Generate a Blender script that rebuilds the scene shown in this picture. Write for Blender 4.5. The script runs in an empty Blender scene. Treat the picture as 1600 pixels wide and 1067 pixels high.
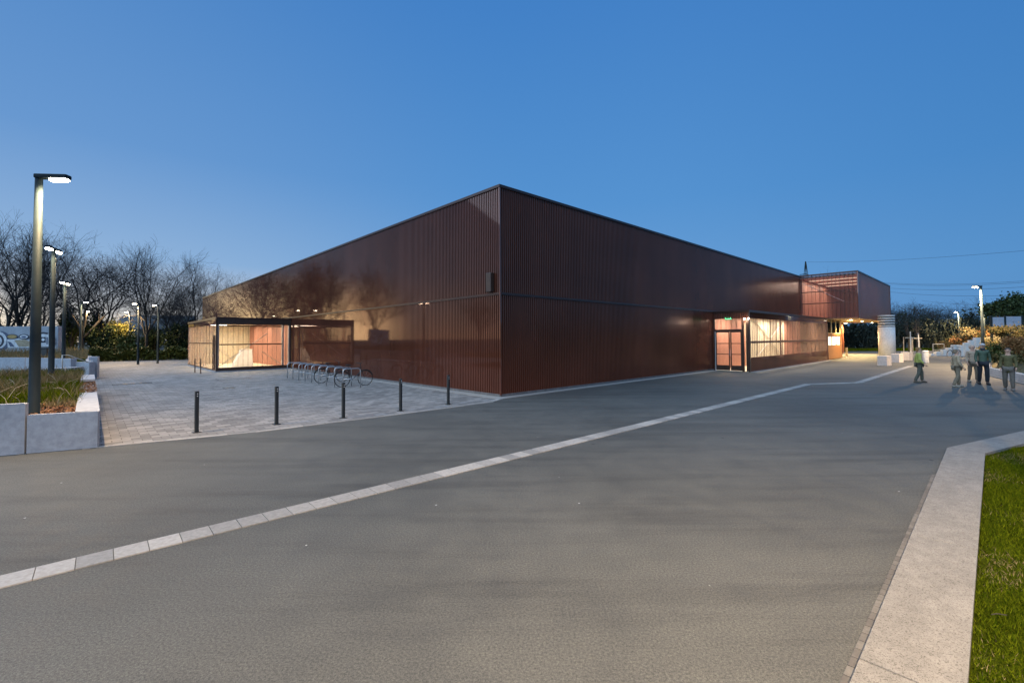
import bpy, math, random
from mathutils import Vector, Matrix
R = math.radians
sc = bpy.context.scene
col = sc.collection
# ------------------------------------------------------------------ camera model
HC, F, CY, PIT, ROL = 2.1, 705.7, 508.8, .0275, .0068
def ray(px, py):
    r2 = (px-800)/F; u2 = (CY-py)/F
    c, s = math.cos(ROL), math.sin(ROL)
    r = c*r2+s*u2; u = -s*r2+c*u2
    return Vector((r, math.cos(PIT)-u*math.sin(PIT), math.sin(PIT)+u*math.cos(PIT)))
def gz(px, py, z=0.0):
    d = ray(px, py); return d*((z-HC)/d.z)+Vector((0, 0, HC))
def atY(px, py, Y):
    d = ray(px, py); return d*(Y/d.y)+Vector((0, 0, HC))
# building frame: local x = along the long right facade, local y = along the left facade
BO = Vector((-.418, 16.213, 0)); BR = R(43.15)
eX = Vector((math.cos(BR), math.sin(BR), 0)); eY = Vector((-math.sin(BR), math.cos(BR), 0))
def lw(x, y, z=0.0): return BO+eX*x+eY*y+Vector((0, 0, z))
def wl(p): q = Vector(p)-BO; return Vector((q.dot(eX), q.dot(eY), q.z))

cam_d = bpy.data.cameras.new('camera'); cam = bpy.data.objects.new('camera', cam_d); col.objects.link(cam)
cam_d.sensor_width = 36; cam_d.sensor_fit = 'HORIZONTAL'; cam_d.lens = F/1600*36
cam_d.shift_y = -(533.0-CY)/1600; cam_d.clip_start = .05; cam_d.clip_end = 6000
cam.matrix_world = Matrix.Translation((0, 0, HC)) @ Matrix.Rotation(R(90)+PIT, 4, 'X') @ Matrix.Rotation(-ROL, 4, 'Z')
sc.camera = cam

# ------------------------------------------------------------------ materials
def nt(name):
    m = bpy.data.materials.new(name); m.use_nodes = True
    t = m.node_tree; return m, t, t.nodes['Principled BSDF']
def N(t, typ, **kw):
    n = t.nodes.new(typ)
    for k, v in kw.items():
        if k in n.inputs: n.inputs[k].default_value = v
        else: setattr(n, k, v)
    return n
def ramp(t, fac, stops):
    n = t.nodes.new('ShaderNodeValToRGB'); e = n.color_ramp.elements
    while len(e) < len(stops): e.new(.5)
    for el, (p, c) in zip(e, stops): el.position = p; el.color = (*c, 1) if len(c) == 3 else c
    t.links.new(fac, n.inputs[0]); return n.outputs[0]
def coords(t, rot=0, scale=(1, 1, 1)):
    c = t.nodes.new('ShaderNodeTexCoord'); m = t.nodes.new('ShaderNodeMapping')
    m.inputs['Rotation'].default_value = (0, 0, rot); m.inputs['Scale'].default_value = scale
    t.links.new(c.outputs['Object'], m.inputs[0]); return m.outputs[0]
def noise(t, vec, scale, detail=4, rough=.55):
    n = t.nodes.new('ShaderNodeTexNoise'); n.inputs['Scale'].default_value = scale
    n.inputs['Detail'].default_value = detail; n.inputs['Roughness'].default_value = rough
    t.links.new(vec, n.inputs['Vector']); return n.outputs[0]
def mixc(t, a, b, fac, mode='MIX'):
    n = t.nodes.new('ShaderNodeMix'); n.data_type = 'RGBA'; n.blend_type = mode
    for s, v in ((0, fac), (6, a), (7, b)):
        if hasattr(v, 'is_output'): t.links.new(v, n.inputs[s])
        elif s == 0: n.inputs[0].default_value = v
        else: n.inputs[s].default_value = (*v, 1)
    return n.outputs[2]
def bump(t, bs, h, strength=.3, dist=.02):
    b = t.nodes.new('ShaderNodeBump'); b.inputs['Strength'].default_value = strength; b.inputs['Distance'].default_value = dist
    t.links.new(h, b.inputs['Height']); t.links.new(b.outputs[0], bs.inputs['Normal'])
def mat(name, c, rough=.6, metal=0, var=.25, sc_=6, bmp=0, spec=.5, coat=0):
    m, t, b = nt(name); v = coords(t)
    n = noise(t, v, sc_, 5)
    lo = tuple(x*(1-var) for x in c); hi = tuple(min(1, x*(1+var)) for x in c)
    t.links.new(ramp(t, n, [(.3, lo), (.7, hi)]), b.inputs['Base Color'])
    b.inputs['Roughness'].default_value = rough; b.inputs['Metallic'].default_value = metal
    b.inputs['Specular IOR Level'].default_value = spec; b.inputs['Coat Weight'].default_value = coat
    if bmp: bump(t, b, noise(t, v, sc_*8, 3), bmp, .01)
    return m
def emis(name, c, s):
    m, t, b = nt(name); b.inputs['Base Color'].default_value = (.8, .8, .8, 1)
    b.inputs['Emission Color'].default_value = (*c, 1); b.inputs['Emission Strength'].default_value = s; return m
M = {}
def concrete(name, c, speck=True):
    m, t, b = nt(name); v = coords(t)
    big = noise(t, v, 1.3, 6, .65); fine = noise(t, v, 90, 2); mid = noise(t, v, 9, 5, .7)
    a = ramp(t, big, [(.3, tuple(x*.84 for x in c)), (.7, tuple(min(1, x*1.08) for x in c))])
    a = mixc(t, a, ramp(t, mid, [(.35, (.62, .62, .62)), (.6, (1.0, 1.0, 1.0))]), .55, 'MULTIPLY')
    if speck:
        sp1 = noise(t, v, 120, 2, .6); sp2 = noise(t, coords(t, .7), 62, 2, .5)
        a = mixc(t, a, ramp(t, sp1, [(.36, (.35, .33, .30)), (.46, (1, 1, 1)), (.7, (1.08, 1.08, 1.08))]), .8, 'MULTIPLY')
        a = mixc(t, a, ramp(t, sp2, [(.30, (.45, .42, .38)), (.38, (1, 1, 1))]), .8, 'MULTIPLY')
    t.links.new(a, b.inputs['Base Color']); b.inputs['Roughness'].default_value = .85
    bump(t, b, fine, .25, .004); return m
M['conc'] = concrete('cast_concrete', (.39, .41, .44), False)
M['slab'] = concrete('exposed_aggregate_concrete', (.235, .226, .205))
M['seat'] = concrete('pale_concrete', (.56, .50, .46), False)
M['white_conc'] = concrete('white_concrete', (.74, .72, .68), False)
# asphalt
m, t, b = nt('asphalt'); v = coords(t)
big = noise(t, v, .28, 6, .6); mid = noise(t, v, 2.2, 6, .7); fin = noise(t, v, 160, 2, .6)
vs = coords(t, R(-42), (.16, 1.6, 1)); streak = noise(t, vs, 1.1, 6, .65)
grain = noise(t, v, 55, 3, .7)
a = ramp(t, big, [(.3, (.074, .076, .070)), (.7, (.116, .118, .107))])
a = mixc(t, a, ramp(t, mid, [(.3, (.80, .80, .81)), (.65, (1.06, 1.06, 1.05))]), .55, 'MULTIPLY')
a = mixc(t, a, ramp(t, streak, [(.36, (.62, .62, .63)), (.50, (1, 1, 1)), (.72, (1.12, 1.12, 1.10))]), .6, 'MULTIPLY')
a = mixc(t, a, ramp(t, grain, [(.34, (.55, .55, .56)), (.5, (.96, .96, .96)), (.66, (1.45, 1.43, 1.38))]), .85, 'MULTIPLY')
a = mixc(t, a, ramp(t, fin, [(.35, (.5, .5, .5)), (.62, (1.3, 1.3, 1.3))]), .8, 'MULTIPLY')
vo = N(t, 'ShaderNodeTexVoronoi'); vo.inputs['Scale'].default_value = 1.6; t.links.new(v, vo.inputs['Vector'])
a = mixc(t, a, (.45, .45, .43), ramp(t, vo.outputs['Distance'], [(.016, (1, 1, 1)), (.022, (0, 0, 0))]))
vo2 = N(t, 'ShaderNodeTexVoronoi'); vo2.inputs['Scale'].default_value = .9; t.links.new(coords(t, .6), vo2.inputs['Vector'])
a = mixc(t, a, (.03, .03, .03), ramp(t, vo2.outputs['Distance'], [(.022, (1, 1, 1)), (.034, (0, 0, 0))]))
t.links.new(a, b.inputs['Base Color']); b.inputs['Specular IOR Level'].default_value = .35
t.links.new(ramp(t, mid, [(.3, (.66, .66, .66)), (.7, (.86, .86, .86))]), b.inputs['Roughness'])
bump(t, b, grain, .4, .006); M['asphalt'] = m
# pavers
m, t, b = nt('concrete_pavers'); v = coords(t, 0)
br = N(t, 'ShaderNodeTexBrick'); t.links.new(v, br.inputs['Vector'])
br.inputs['Scale'].default_value = 1; br.inputs['Brick Width'].default_value = .32; br.inputs['Row Height'].default_value = .215
br.inputs['Mortar Size'].default_value = .007; br.inputs['Mortar Smooth'].default_value = .3
br.inputs['Color1'].default_value = (.165, .162, .155, 1); br.inputs['Color2'].default_value = (.33, .32, .305, 1); br.inputs['Mortar'].default_value = (.075, .07, .06, 1)
big = noise(t, v, .35, 5, .6); mid = noise(t, v, 5, 5, .7)
a = mixc(t, br.outputs[0], ramp(t, big, [(.3, (.68, .67, .66)), (.7, (1.1, 1.08, 1.04))]), .75, 'MULTIPLY')
a = mixc(t, a, ramp(t, mid, [(.3, (.7, .7, .7)), (.65, (1.1, 1.1, 1.1))]), .5, 'MULTIPLY')
t.links.new(a, b.inputs['Base Color']); b.inputs['Roughness'].default_value = .75
bump(t, b, br.outputs['Fac'], -.5, .01); M['paver'] = m
def island_mat(name, c1, c2, rough=.85, spec=.15):
    m, t, b = nt(name); g = N(t, 'ShaderNodeNewGeometry'); v = coords(t)
    a = ramp(t, g.outputs['Random Per Island'], [(0, c1), (.5, tuple((x+y)/2 for x, y in zip(c1, c2))), (1, c2)])
    a = mixc(t, a, ramp(t, noise(t, v, 25, 4), [(.3, (.7, .7, .7)), (.7, (1.15, 1.15, 1.15))]), .6, 'MULTIPLY')
    t.links.new(a, b.inputs['Base Color']); b.inputs['Roughness'].default_value = rough; b.inputs['Specular IOR Level'].default_value = spec
    return m
M['strip'] = island_mat('pale_slab', (.24, .235, .22), (.40, .38, .345))
M['sett'] = island_mat('granite_setts', (.11, .105, .10), (.16, .155, .145))
M['grass'] = island_mat('grass_blades', (.020, .040, .001), (.105, .13, .005), .8, .02)
M['dry'] = island_mat('dry_grass', (.10, .085, .035), (.26, .20, .10), .7)
M['scrub'] = island_mat('scrub_leaf', (.05, .055, .016), (.16, .115, .045), .7)
M['russet'] = island_mat('russet_scrub', (.15, .065, .022), (.26, .14, .055), .7)
M['mulch'] = island_mat('leaf_litter', (.09, .035, .015), (.26, .13, .06), .8)
M['ever'] = island_mat('evergreen_leaf', (.015, .026, .010), (.05, .07, .022), .5)
M['hedge'] = island_mat('hedge_leaf', (.025, .04, .010), (.075, .09, .022), .55)
M['yellow'] = island_mat('yellow_green_leaf', (.12, .12, .025), (.32, .29, .08), .55)
M['wood'] = island_mat('dark_thicket', (.010, .014, .012), (.035, .045, .032), .7)
M['lawn'] = mat('lawn_soil', (.026, .034, .003), .9, var=.5, sc_=3, bmp=.4, spec=0)
M['earth'] = mat('earth', (.06, .055, .035), .95, var=.4, sc_=.8)
M['bank'] = mat('bank_soil', (.09, .075, .035), .95, var=.5, sc_=1.4, bmp=.4)
M['soil'] = mat('planter_soil', (.085, .05, .028), .95, var=.5, sc_=8, bmp=.5)
M['bark'] = mat('bark', (.045, .038, .030), .9, var=.4, sc_=3)
M['twig'] = mat('twigs', (.038, .032, .030), .9, var=.3, sc_=2)
M['stake'] = mat('timber_stake', (.42, .36, .28), .8, var=.2)
# brown anodised cladding
def cladding(name, open_=0.0, tint=(.165, .056, .033), rough=.04, metal=.35, ior=1.7):
    m, t, b = nt(name); v = coords(t)
    n = noise(t, v, .35, 4); n2 = noise(t, coords(t, 0, (.9, .9, .12)), 1, 2)
    a = ramp(t, n, [(.3, tuple(x*.85 for x in tint)), (.7, tuple(x*1.15 for x in tint))])
    a = mixc(t, a, ramp(t, n2, [(.3, (.85, .85, .85)), (.7, (1.1, 1.1, 1.1))]), .7, 'MULTIPLY')
    t.links.new(a, b.inputs['Base Color']); b.inputs['Metallic'].default_value = metal
    b.inputs['IOR'].default_value = ior
    t.links.new(ramp(t, n2, [(.2, (rough*.9,)*3), (.8, (rough*1.15,)*3)]), b.inputs['Roughness'])
    if open_ > 0:   # perforated sheet: holes far below a pixel
        tr = t.nodes.new('ShaderNodeBsdfTransparent'); mx = t.nodes.new('ShaderNodeMixShader')
        mx.inputs[0].default_value = open_
        t.links.new(b.outputs[0], mx.inputs[1]); t.links.new(tr.outputs[0], mx.inputs[2])
        t.links.new(mx.outputs[0], t.nodes['Material Output'].inputs['Surface'])
    return m
M['clad'] = cladding('brown_metal_cladding'); M['clad_satin'] = cladding('satin_brown_cladding', rough=.24, ior=1.5)
M['perf'] = cladding('perforated_cladding', .56, (.30, .17, .12), .4, .2, 1.35)
M['perf_rose'] = cladding('rose_perforated_cladding',   .50, (.30, .12, .09), .45, .2, 1.35)
M['perf_open'] = cladding('wide_perforated_cladding', .64, (.16, .075, .055), .4, .2, 1.35)
M['perf_tight'] = cladding('fine_perforated_cladding', .14, rough=.3)
M['trim'] = mat('brown_trim', (.07, .035, .026), .3, .4, .1)
M['frame'] = mat('dark_brown_steel', (.085, .050, .036), .4, .4, .15)
M['cream'] = mat('cream_lining', (.62, .56, .42), .6, 0, .08)
M['salmon'] = mat('lamplit_brown_lining', (.40, .19, .135), .5, .2, .1)  # brown wall colour with the warm lamplight already put into it
M['roof'] = mat('grey_roofing', (.12, .12, .12), .9)
M['pale_steel'] = mat('pale_steel', (.62, .60, .55), .45, .3, .08)
M['galv'] = mat('galvanised_steel', (.52, .54, .56), .34, .85, .12, 20)
M['lamp_paint'] = mat('dark_grey_lamp_paint', (.011, .019, .024), .65, 0, .15, spec=.15)
M['bollard'] = mat('anthracite_paint', (.018, .022, .024), .42, .2, .2)
M['black'] = mat('black_rubber', (.012, .012, .012), .7, 0, .2)
M['chrome'] = mat('bright_metal', (.6, .6, .6), .25, .9, .05)
M['soffit'] = mat('ochre_soffit', (.52, .33, .13), .6, 0, .08)
M['glass'], t, b = nt('pane_glass')
b.inputs['Base Color'].default_value = (.9, .95, .95, 1); b.inputs['Roughness'].default_value = .02
gl = t.nodes.new('ShaderNodeBsdfGlossy'); gl.inputs['Roughness'].default_value = .02; tr = t.nodes.new('ShaderNodeBsdfTransparent')
fr = t.nodes.new('ShaderNodeFresnel'); fr.inputs[0].default_value = 1.45; mx = t.nodes.new('ShaderNodeMixShader')
t.links.new(fr.outputs[0], mx.inputs[0]); t.links.new(tr.outputs[0], mx.inputs[1]); t.links.new(gl.outputs[0], mx.inputs[2])
t.links.new(mx.outputs[0], t.nodes['Material Output'].inputs['Surface'])
M['white'] = mat('white_paint', (.75, .75, .74), .5, 0, .06)
M['panel'] = mat('pale_fence_panel', (.42, .46, .52), .5, .2, .15, 10)
M['green_steel'] = mat('dark_fence_steel', (.02, .03, .028), .5, .3)

# ------------------------------------------------------------------ mesh builder
class MB:
    def __init__(s): s.v = []; s.f = []; s.mi = []
    def face(s, pts, mi=0):
        k = len(s.v); s.v += [tuple(p) for p in pts]; s.f.append(tuple(range(k, k+len(pts)))); s.mi.append(mi)
    def box(s, lo, hi, mi=0, mtx=None, bev=0):
        x0, y0, z0 = lo; x1, y1, z1 = hi; k = len(s.v)
        if bev:
            c = [(x0+bev, y0, x1-bev), ]
            ring = lambda o, z: [(x0+o+bev, y0+o, z), (x1-o-bev, y0+o, z), (x1-o, y0+o+bev, z), (x1-o, y1-o-bev, z), (x1-o-bev, y1-o, z), (x0+o+bev, y1-o, z), (x0+o, y1-o-bev, z), (x0+o, y0+o+bev, z)]
            P = ring(bev*.7, z0)+ring(0, z0+bev)+ring(0, z1-bev)+ring(bev*.7, z1)
            if mtx: P = [tuple(mtx @ Vector(p)) for p in P]
            s.v += P
            for a in range(3):
                for i in range(8): s.f.append((k+a*8+i, k+a*8+(i+1) % 8, k+a*8+8+(i+1) % 8, k+a*8+8+i)); s.mi.append(mi)
            s.f.append(tuple(k+7-i for i in range(8))); s.f.append(tuple(k+24+i for i in range(8))); s.mi += [mi, mi]
            return s
        P = [(x0, y0, z0), (x1, y0, z0), (x1, y1, z0), (x0, y1, z0), (x0, y0, z1), (x1, y0, z1), (x1, y1, z1), (x0, y1, z1)]
        if mtx: P = [tuple(mtx @ Vector(p)) for p in P]
        s.v += P
        for q in ((3, 2, 1, 0), (4, 5, 6, 7), (0, 1, 5, 4), (1, 2, 6, 5), (2, 3, 7, 6), (3, 0, 4, 7)):
            s.f.append(tuple(k+i for i in q)); s.mi.append(mi)
        return s
    def prism(s, poly, z0, z1, mi=0):
        n = len(poly); k = len(s.v)
        s.v += [(p[0], p[1], z0) for p in poly]+[(p[0], p[1], z1) for p in poly]
        s.f.append(tuple(k+n-1-i for i in range(n))); s.f.append(tuple(k+n+i for i in range(n)))
        for i in range(n): s.f.append((k+i, k+(i+1) % n, k+n+(i+1) % n, k+n+i))
        s.mi += [mi]*(n+2); return s
    def tube(s, pts, rad, n=8, mi=0, cap=True, closed=False):
        pts = [Vector(p) for p in pts]; m = len(pts)
        if not hasattr(rad, '__len__'): rad = [rad]*m
        k = len(s.v); ref = None
        for i, p in enumerate(pts):
            if closed: d = pts[(i+1) % m]-pts[i-1]
            else: d = pts[min(i+1, m-1)]-pts[max(i-1, 0)]
            if d.length < 1e-9: d = Vector((0, 0, 1))
            d.normalize()
            if ref is None: ref = Vector((1, 0, 0)) if abs(d.x) < .8 else Vector((0, 1, 0))
            u = ref-d*ref.dot(d)
            if u.length < 1e-4: u = d.orthogonal()
            u.normalize(); w = d.cross(u); ref = u
            for j in range(n):
                a = 2*math.pi*j/n; q = p+(u*math.cos(a)+w*math.sin(a))*rad[i]; s.v.append((q.x, q.y, q.z))
        for i in range(m if closed else m-1):
            for j in range(n):
                i2 = (i+1) % m
                s.f.append((k+i*n+j, k+i*n+(j+1) % n, k+i2*n+(j+1) % n, k+i2*n+j)); s.mi.append(mi)
        if cap and not closed:
            s.f.append(tuple(k+n-1-j for j in range(n))); s.f.append(tuple(k+(m-1)*n+j for j in range(n))); s.mi += [mi, mi]
        return s
    def lathe(s, prof, n=24, c=(0, 0, 0), mi=0):
        k = len(s.v)
        for r, z in prof:
            for j in range(n):
                a = 2*math.pi*j/n; s.v.append((c[0]+r*math.cos(a), c[1]+r*math.sin(a), c[2]+z))
        for i in range(len(prof)-1):
            for j in range(n): s.f.append((k+i*n+j, k+i*n+(j+1) % n, k+(i+1)*n+(j+1) % n, k+(i+1)*n+j)); s.mi.append(mi)
        s.f.append(tuple(k+n-1-j for j in range(n))); s.f.append(tuple(k+(len(prof)-1)*n+j for j in range(n))); s.mi += [mi, mi]
        return s
    def ball(s, c, r, n=10, mi=0):
        rx, ry, rz = r if hasattr(r, '__len__') else (r, r, r); k = len(s.v); h = n//2+1
        for i in range(h+1):
            th = math.pi*min(max(i/h, .02), .98)
            for j in range(n):
                a = 2*math.pi*j/n; s.v.append((c[0]+rx*math.sin(th)*math.cos(a), c[1]+ry*math.sin(th)*math.sin(a), c[2]-rz*math.cos(th)))
        for i in range(h):
            for j in range(n): s.f.append((k+i*n+j, k+i*n+(j+1) % n, k+(i+1)*n+(j+1) % n, k+(i+1)*n+j)); s.mi.append(mi)
        s.f.append(tuple(k+n-1-j for j in range(n))); s.f.append(tuple(k+h*n+j for j in range(n))); s.mi += [mi, mi]
        return s
    def corr(s, p0, p1, out, z0, z1, pitch=.104, dep=.05, crest=.046, sl=.008):
        """trapezoidal sheet between two plan points, `out` the outward plan normal"""
        p0 = Vector(p0).to_3d(); p1 = Vector(p1).to_3d(); o = Vector(out).to_3d(); L = (p1-p0).length; d = (p1-p0)/L
        prof = []; x = 0.0
        while x < L-1e-6:
            for dx, h in ((0, 0), (crest, 0), (crest+sl, -dep), (pitch-sl, -dep)):
                if x+dx < L: prof.append((x+dx, h))
            x += pitch
        prof.append((L, 0)); k = len(s.v)
        for x, h in prof:
            q = p0+d*x+o*h; s.v += [(q.x, q.y, z0), (q.x, q.y, z1)]
        flip = d.cross(Vector((0, 0, 1))).dot(o) < 0
        for i in range(len(prof)-1):
            a = k+2*i; f = (a, a+2, a+3, a+1)
            s.f.append(f[::-1] if flip else f); s.mi.append(0)
        return s
    def ribs(s, p0, p1, out, z0, z1, step, w=.012, d=.022):
        p0 = Vector(p0).to_3d(); p1 = Vector(p1).to_3d(); o = Vector(out).to_3d(); L = (p1-p0).length; dv = (p1-p0)/L
        for i in range(1, int(L/step)+1):
            a = p0+dv*(i*step-w/2)+o*.003; b_ = a+dv*w; c_ = b_+o*d; e_ = a+o*d; k = len(s.v)
            s.v += [(q.x, q.y, z) for z in (z0, z1) for q in (a, b_, c_, e_)]
            for f in ((0, 1, 5, 4), (1, 2, 6, 5), (2, 3, 7, 6), (3, 0, 4, 7)): s.f.append(tuple(k+j for j in f)); s.mi.append(1)
        return s
    def build(s, name, m=None, parent=None, smooth=False, loc=None, rot=0):
        me = bpy.data.meshes.new(name); me.from_pydata(s.v, [], s.f)
        ms = m if isinstance(m, (list, tuple)) else [m]
        for x in ms: me.materials.append(x)
        if len(ms) > 1: me.polygons.foreach_set('material_index', s.mi)
        if smooth: me.polygons.foreach_set('use_smooth', [True]*len(s.f))
        me.update()
        o = bpy.data.objects.new(name, me); col.objects.link(o)
        if parent: o.parent = parent
        if loc is not None: o.location = loc
        if rot: o.rotation_euler = (0, 0, rot)
        return o
def tag(o, label=None, cat=None, group=None, kind=None):
    for k, v in (('label', label), ('category', cat), ('group', group), ('kind', kind)):
        if v: o[k] = v
    return o
def empty(name, loc, rz=0, label=None, cat=None, group=None):
    o = bpy.data.objects.new(name, None); col.objects.link(o); o.location = loc; o.rotation_euler = (0, 0, rz)
    o.empty_display_size = .2
    return tag(o, label, cat, group)
def dup(o, loc=None, rz=None, label=None, scale=None, parent=None):
    c = o.copy(); col.objects.link(c)
    if parent: c.parent = parent
    if loc is not None: c.location = loc
    if rz is not None: c.rotation_euler = (0, 0, rz)
    if scale is not None: c.scale = scale
    if label: c['label'] = label
    for ch in list(o.children): dup(ch, parent=c)
    return c
def light(kind, name, loc, power, color, parent=None, rot=None, **kw):
    d = bpy.data.lights.new(name, kind); d.energy = power; d.color = color
    for k, v in kw.items(): setattr(d, k, v)
    o = bpy.data.objects.new(name, d); col.objects.link(o); o.location = loc
    if parent: o.parent = parent
    if rot: o.rotation_euler = rot
    return o
WARM = (1.0, .69, .37); WARM2 = (1.0, .83, .62)
# ------------------------------------------------------------------ sky and sun
SUN_EL, SUN_AZ = R(50), R(-128)      # azimuth from +Y, negative = to the left
GLOW = R(-72)                        # where the last light of the sunset still sits
w = bpy.data.worlds.new('World'); sc.world = w; w.use_nodes = True
t = w.node_tree; bg = t.nodes['Background']
sky = t.nodes.new('ShaderNodeTexSky'); sky.sky_type = 'NISHITA'; sky.sun_disc = False
sky.sun_elevation = R(1.2); sky.sun_rotation = GLOW; sky.air_density = 1.0; sky.dust_density = .6; sky.ozone_density = 4.0
tc = t.nodes.new('ShaderNodeTexCoord'); sx = t.nodes.new('ShaderNodeSeparateXYZ'); t.links.new(tc.outputs['Generated'], sx.inputs[0])
K = 1/.15
def k3(r, g, b): return tuple(((c/255+.055)/1.055)**2.4*K for c in (r, g, b))
def wramp(stops):
    n = t.nodes.new('ShaderNodeValToRGB'); e = n.color_ramp.elements
    while len(e) < len(stops): e.new(.5)
    for el, (p, c) in zip(e, stops): el.position = p; el.color = (*c, 1)
    t.links.new(sx.outputs['Z'], n.inputs[0]); return n.outputs[0]
blue = wramp([(0, k3(112, 160, 212)), (.10, k3(108, 163, 218)), (.28, k3(88, 150, 213)), (.6, k3(69, 132, 203)), (1, k3(60, 116, 188))])
pale = wramp([(0, k3(232, 214, 186)), (.06, k3(214, 214, 214)), (.14, k3(150, 184, 222)), (.32, k3(108, 156, 212)), (.7, k3(72, 130, 198)), (1, k3(60, 116, 188))])
gd = t.nodes.new('ShaderNodeVectorMath'); gd.operation = 'DOT_PRODUCT'; t.links.new(tc.outputs['Generated'], gd.inputs[0])
gd.inputs[1].default_value = (math.sin(GLOW), math.cos(GLOW), 0)
mr = t.nodes.new('ShaderNodeMapRange'); mr.interpolation_type = 'SMOOTHSTEP'; t.links.new(gd.outputs['Value'], mr.inputs[0])
mr.inputs[1].default_value = .22; mr.inputs[2].default_value = 1.0
c1 = mixc(t, blue, pale, mr.outputs[0])
m3 = t.nodes.new('ShaderNodeMapRange'); m3.interpolation_type = 'SMOOTHSTEP'; t.links.new(gd.outputs['Value'], m3.inputs[0])
m3.inputs[1].default_value = .05; m3.inputs[2].default_value = -.75
c1 = mixc(t, c1, (.62, .78, .86), m3.outputs[0], 'MULTIPLY')
c2 = mixc(t, c1, sky.outputs[0], .06)
# the brightest part of the afterglow, low in the west
g2 = t.nodes.new('ShaderNodeVectorMath'); g2.operation = 'DOT_PRODUCT'; t.links.new(tc.outputs['Generated'], g2.inputs[0])
g2.inputs[1].default_value = (math.sin(R(-61)), math.cos(R(-61)), .03)
m2 = t.nodes.new('ShaderNodeMapRange'); m2.interpolation_type = 'SMOOTHERSTEP'; t.links.new(g2.outputs['Value'], m2.inputs[0])
m2.inputs[1].default_value = .972; m2.inputs[2].default_value = 1.0
m4 = t.nodes.new('ShaderNodeMapRange'); m4.interpolation_type = 'SMOOTHSTEP'; t.links.new(sx.outputs['Z'], m4.inputs[0])
m4.inputs[1].default_value = .14; m4.inputs[2].default_value = .02
mm = t.nodes.new('ShaderNodeMath'); mm.operation = 'MULTIPLY'; t.links.new(m2.outputs[0], mm.inputs[0]); t.links.new(m4.outputs[0], mm.inputs[1])
c2 = mixc(t, c2, tuple(x*K for x in (7.0, 5.1, 2.6)), mm.outputs[0])
t.links.new(c2, bg.inputs[0]); bg.inputs[1].default_value = .15
sd = Vector((math.sin(SUN_AZ)*math.cos(SUN_EL), math.cos(SUN_AZ)*math.cos(SUN_EL), math.sin(SUN_EL)))
sun = light('SUN', 'sun', (-40, 0, 30), 2.75, (.64, .86, 1.08), angle=R(100))
sun.rotation_euler = sd.to_track_quat('Z', 'Y').to_euler()
sc.view_settings.view_transform = 'Standard'; sc.view_settings.look = 'None'; sc.view_settings.gamma = 1
sc.view_settings.exposure = 0
# ================================================================== ground
def sheet(name, pts, z, m, parent_rot=False):
    g = MB()
    if parent_rot:
        g.face([tuple(wl((p[0], p[1], 0)).xy)+(0,) for p in pts]); o = g.build(name, m, loc=(BO.x, BO.y, z), rot=BR)
    else:
        g.face([(p[0], p[1], 0) for p in pts]); o = g.build(name, m, loc=(0, 0, z))
    return tag(o, kind='structure')
sheet('ground', [(-1500, -300), (1500, -300), (1500, 2500), (-1500, 2500)], -.03, M['earth'])
sheet('asphalt_road', [(-40, -20), (60, -20), (60, 62), (-40, 62)], 0, M['asphalt'])
# paved square in front of the left facade
pe = [gz(150, 699.2), gz(400, 675.2), gz(600, 650.5), gz(770, 628)]
pl = [tuple(p.xy) for p in pe]+[tuple(lw(-.05, -.3).xy), tuple(lw(.5, .1).xy), tuple(lw(.5, 50).xy), tuple(lw(-22, 50).xy), tuple(lw(-22, 16).xy), tuple((pe[0]+eY*9-eX*.2).xy), tuple((pe[0]-eX*.2).xy)]
sheet('paving', pl, .004, M['paver'], True)
# pale edging along the paved square
def ribbon(mb, p, q, wdt, z0, z1, n, gap=.013, side=1):
    p = Vector((p[0], p[1], 0)); q = Vector((q[0], q[1], 0)); d = (q-p); L = d.length; d /= L; nn = Vector((-d.y, d.x, 0))*side
    for i in range(n):
        a = p+d*(L*i/n+gap/2); b_ = p+d*(L*(i+1)/n-gap/2); c_ = b_+nn*wdt; e_ = a+nn*wdt
        poly = [a, b_, c_, e_] if side > 0 else [e_, c_, b_, a]
        mb.prism([(v.x, v.y) for v in poly], z0, z1)
k = MB()
for p, q in zip(pe[:-1], pe[1:]): ribbon(k, p, q, .13, -.05, .012, max(1, int((q-p).length/.5)))
ribbon(k, pe[-1], lw(.02, -.17), .13, -.05, .012, 3)
tag(k.build('kerb', M['strip']), kind='structure')
# line of pale slabs across the asphalt
k = MB()
up = [gz(-170, 941), gz(1257, 599.5), gz(1335, 597), gz(1418, 571.5)]
for i, (p, q) in enumerate(zip(up[:-1], up[1:])):
    ribbon(k, p, q, .3, -.05, .012, max(1, round((q-p).length/.27)), side=-1, gap=.007)
tag(k.build('pavement_strip', M['strip']), kind='structure')
# pale gravel strip / plinth flags at the foot of the facades
k = MB(); k.prism([(-.42, -.05), (0, -.05), (0, 22.8), (-.42, 22.8)], -.05, .018); k.prism([(-.42, -.36), (17.9, -.36), (17.9, 0), (0, 0), (0, -.05), (-.42, -.05)], -.05, .016)
k.prism([(17.9, -2.5), (36.5, -2.5), (36.5, -2.15), (17.9, -2.15)], -.05, .016)
tag(k.build('paving_edge', M['strip'], loc=BO, rot=BR), kind='structure')

# ================================================================== sports hall
H, S = 7.67, 3.72
LA, LB, RB = 58.4, 54.2, 0     # lengths of the left and right facades
hall = empty('sports_hall', BO, BR, 'long flat-roofed hall clad in dark brown ribbed metal, with lit annexes', 'sports hall')
def hb(name, m, lo, hi, par=hall, bev=0): return MB().box(lo, hi, bev=bev).build(name, m, par)
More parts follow.
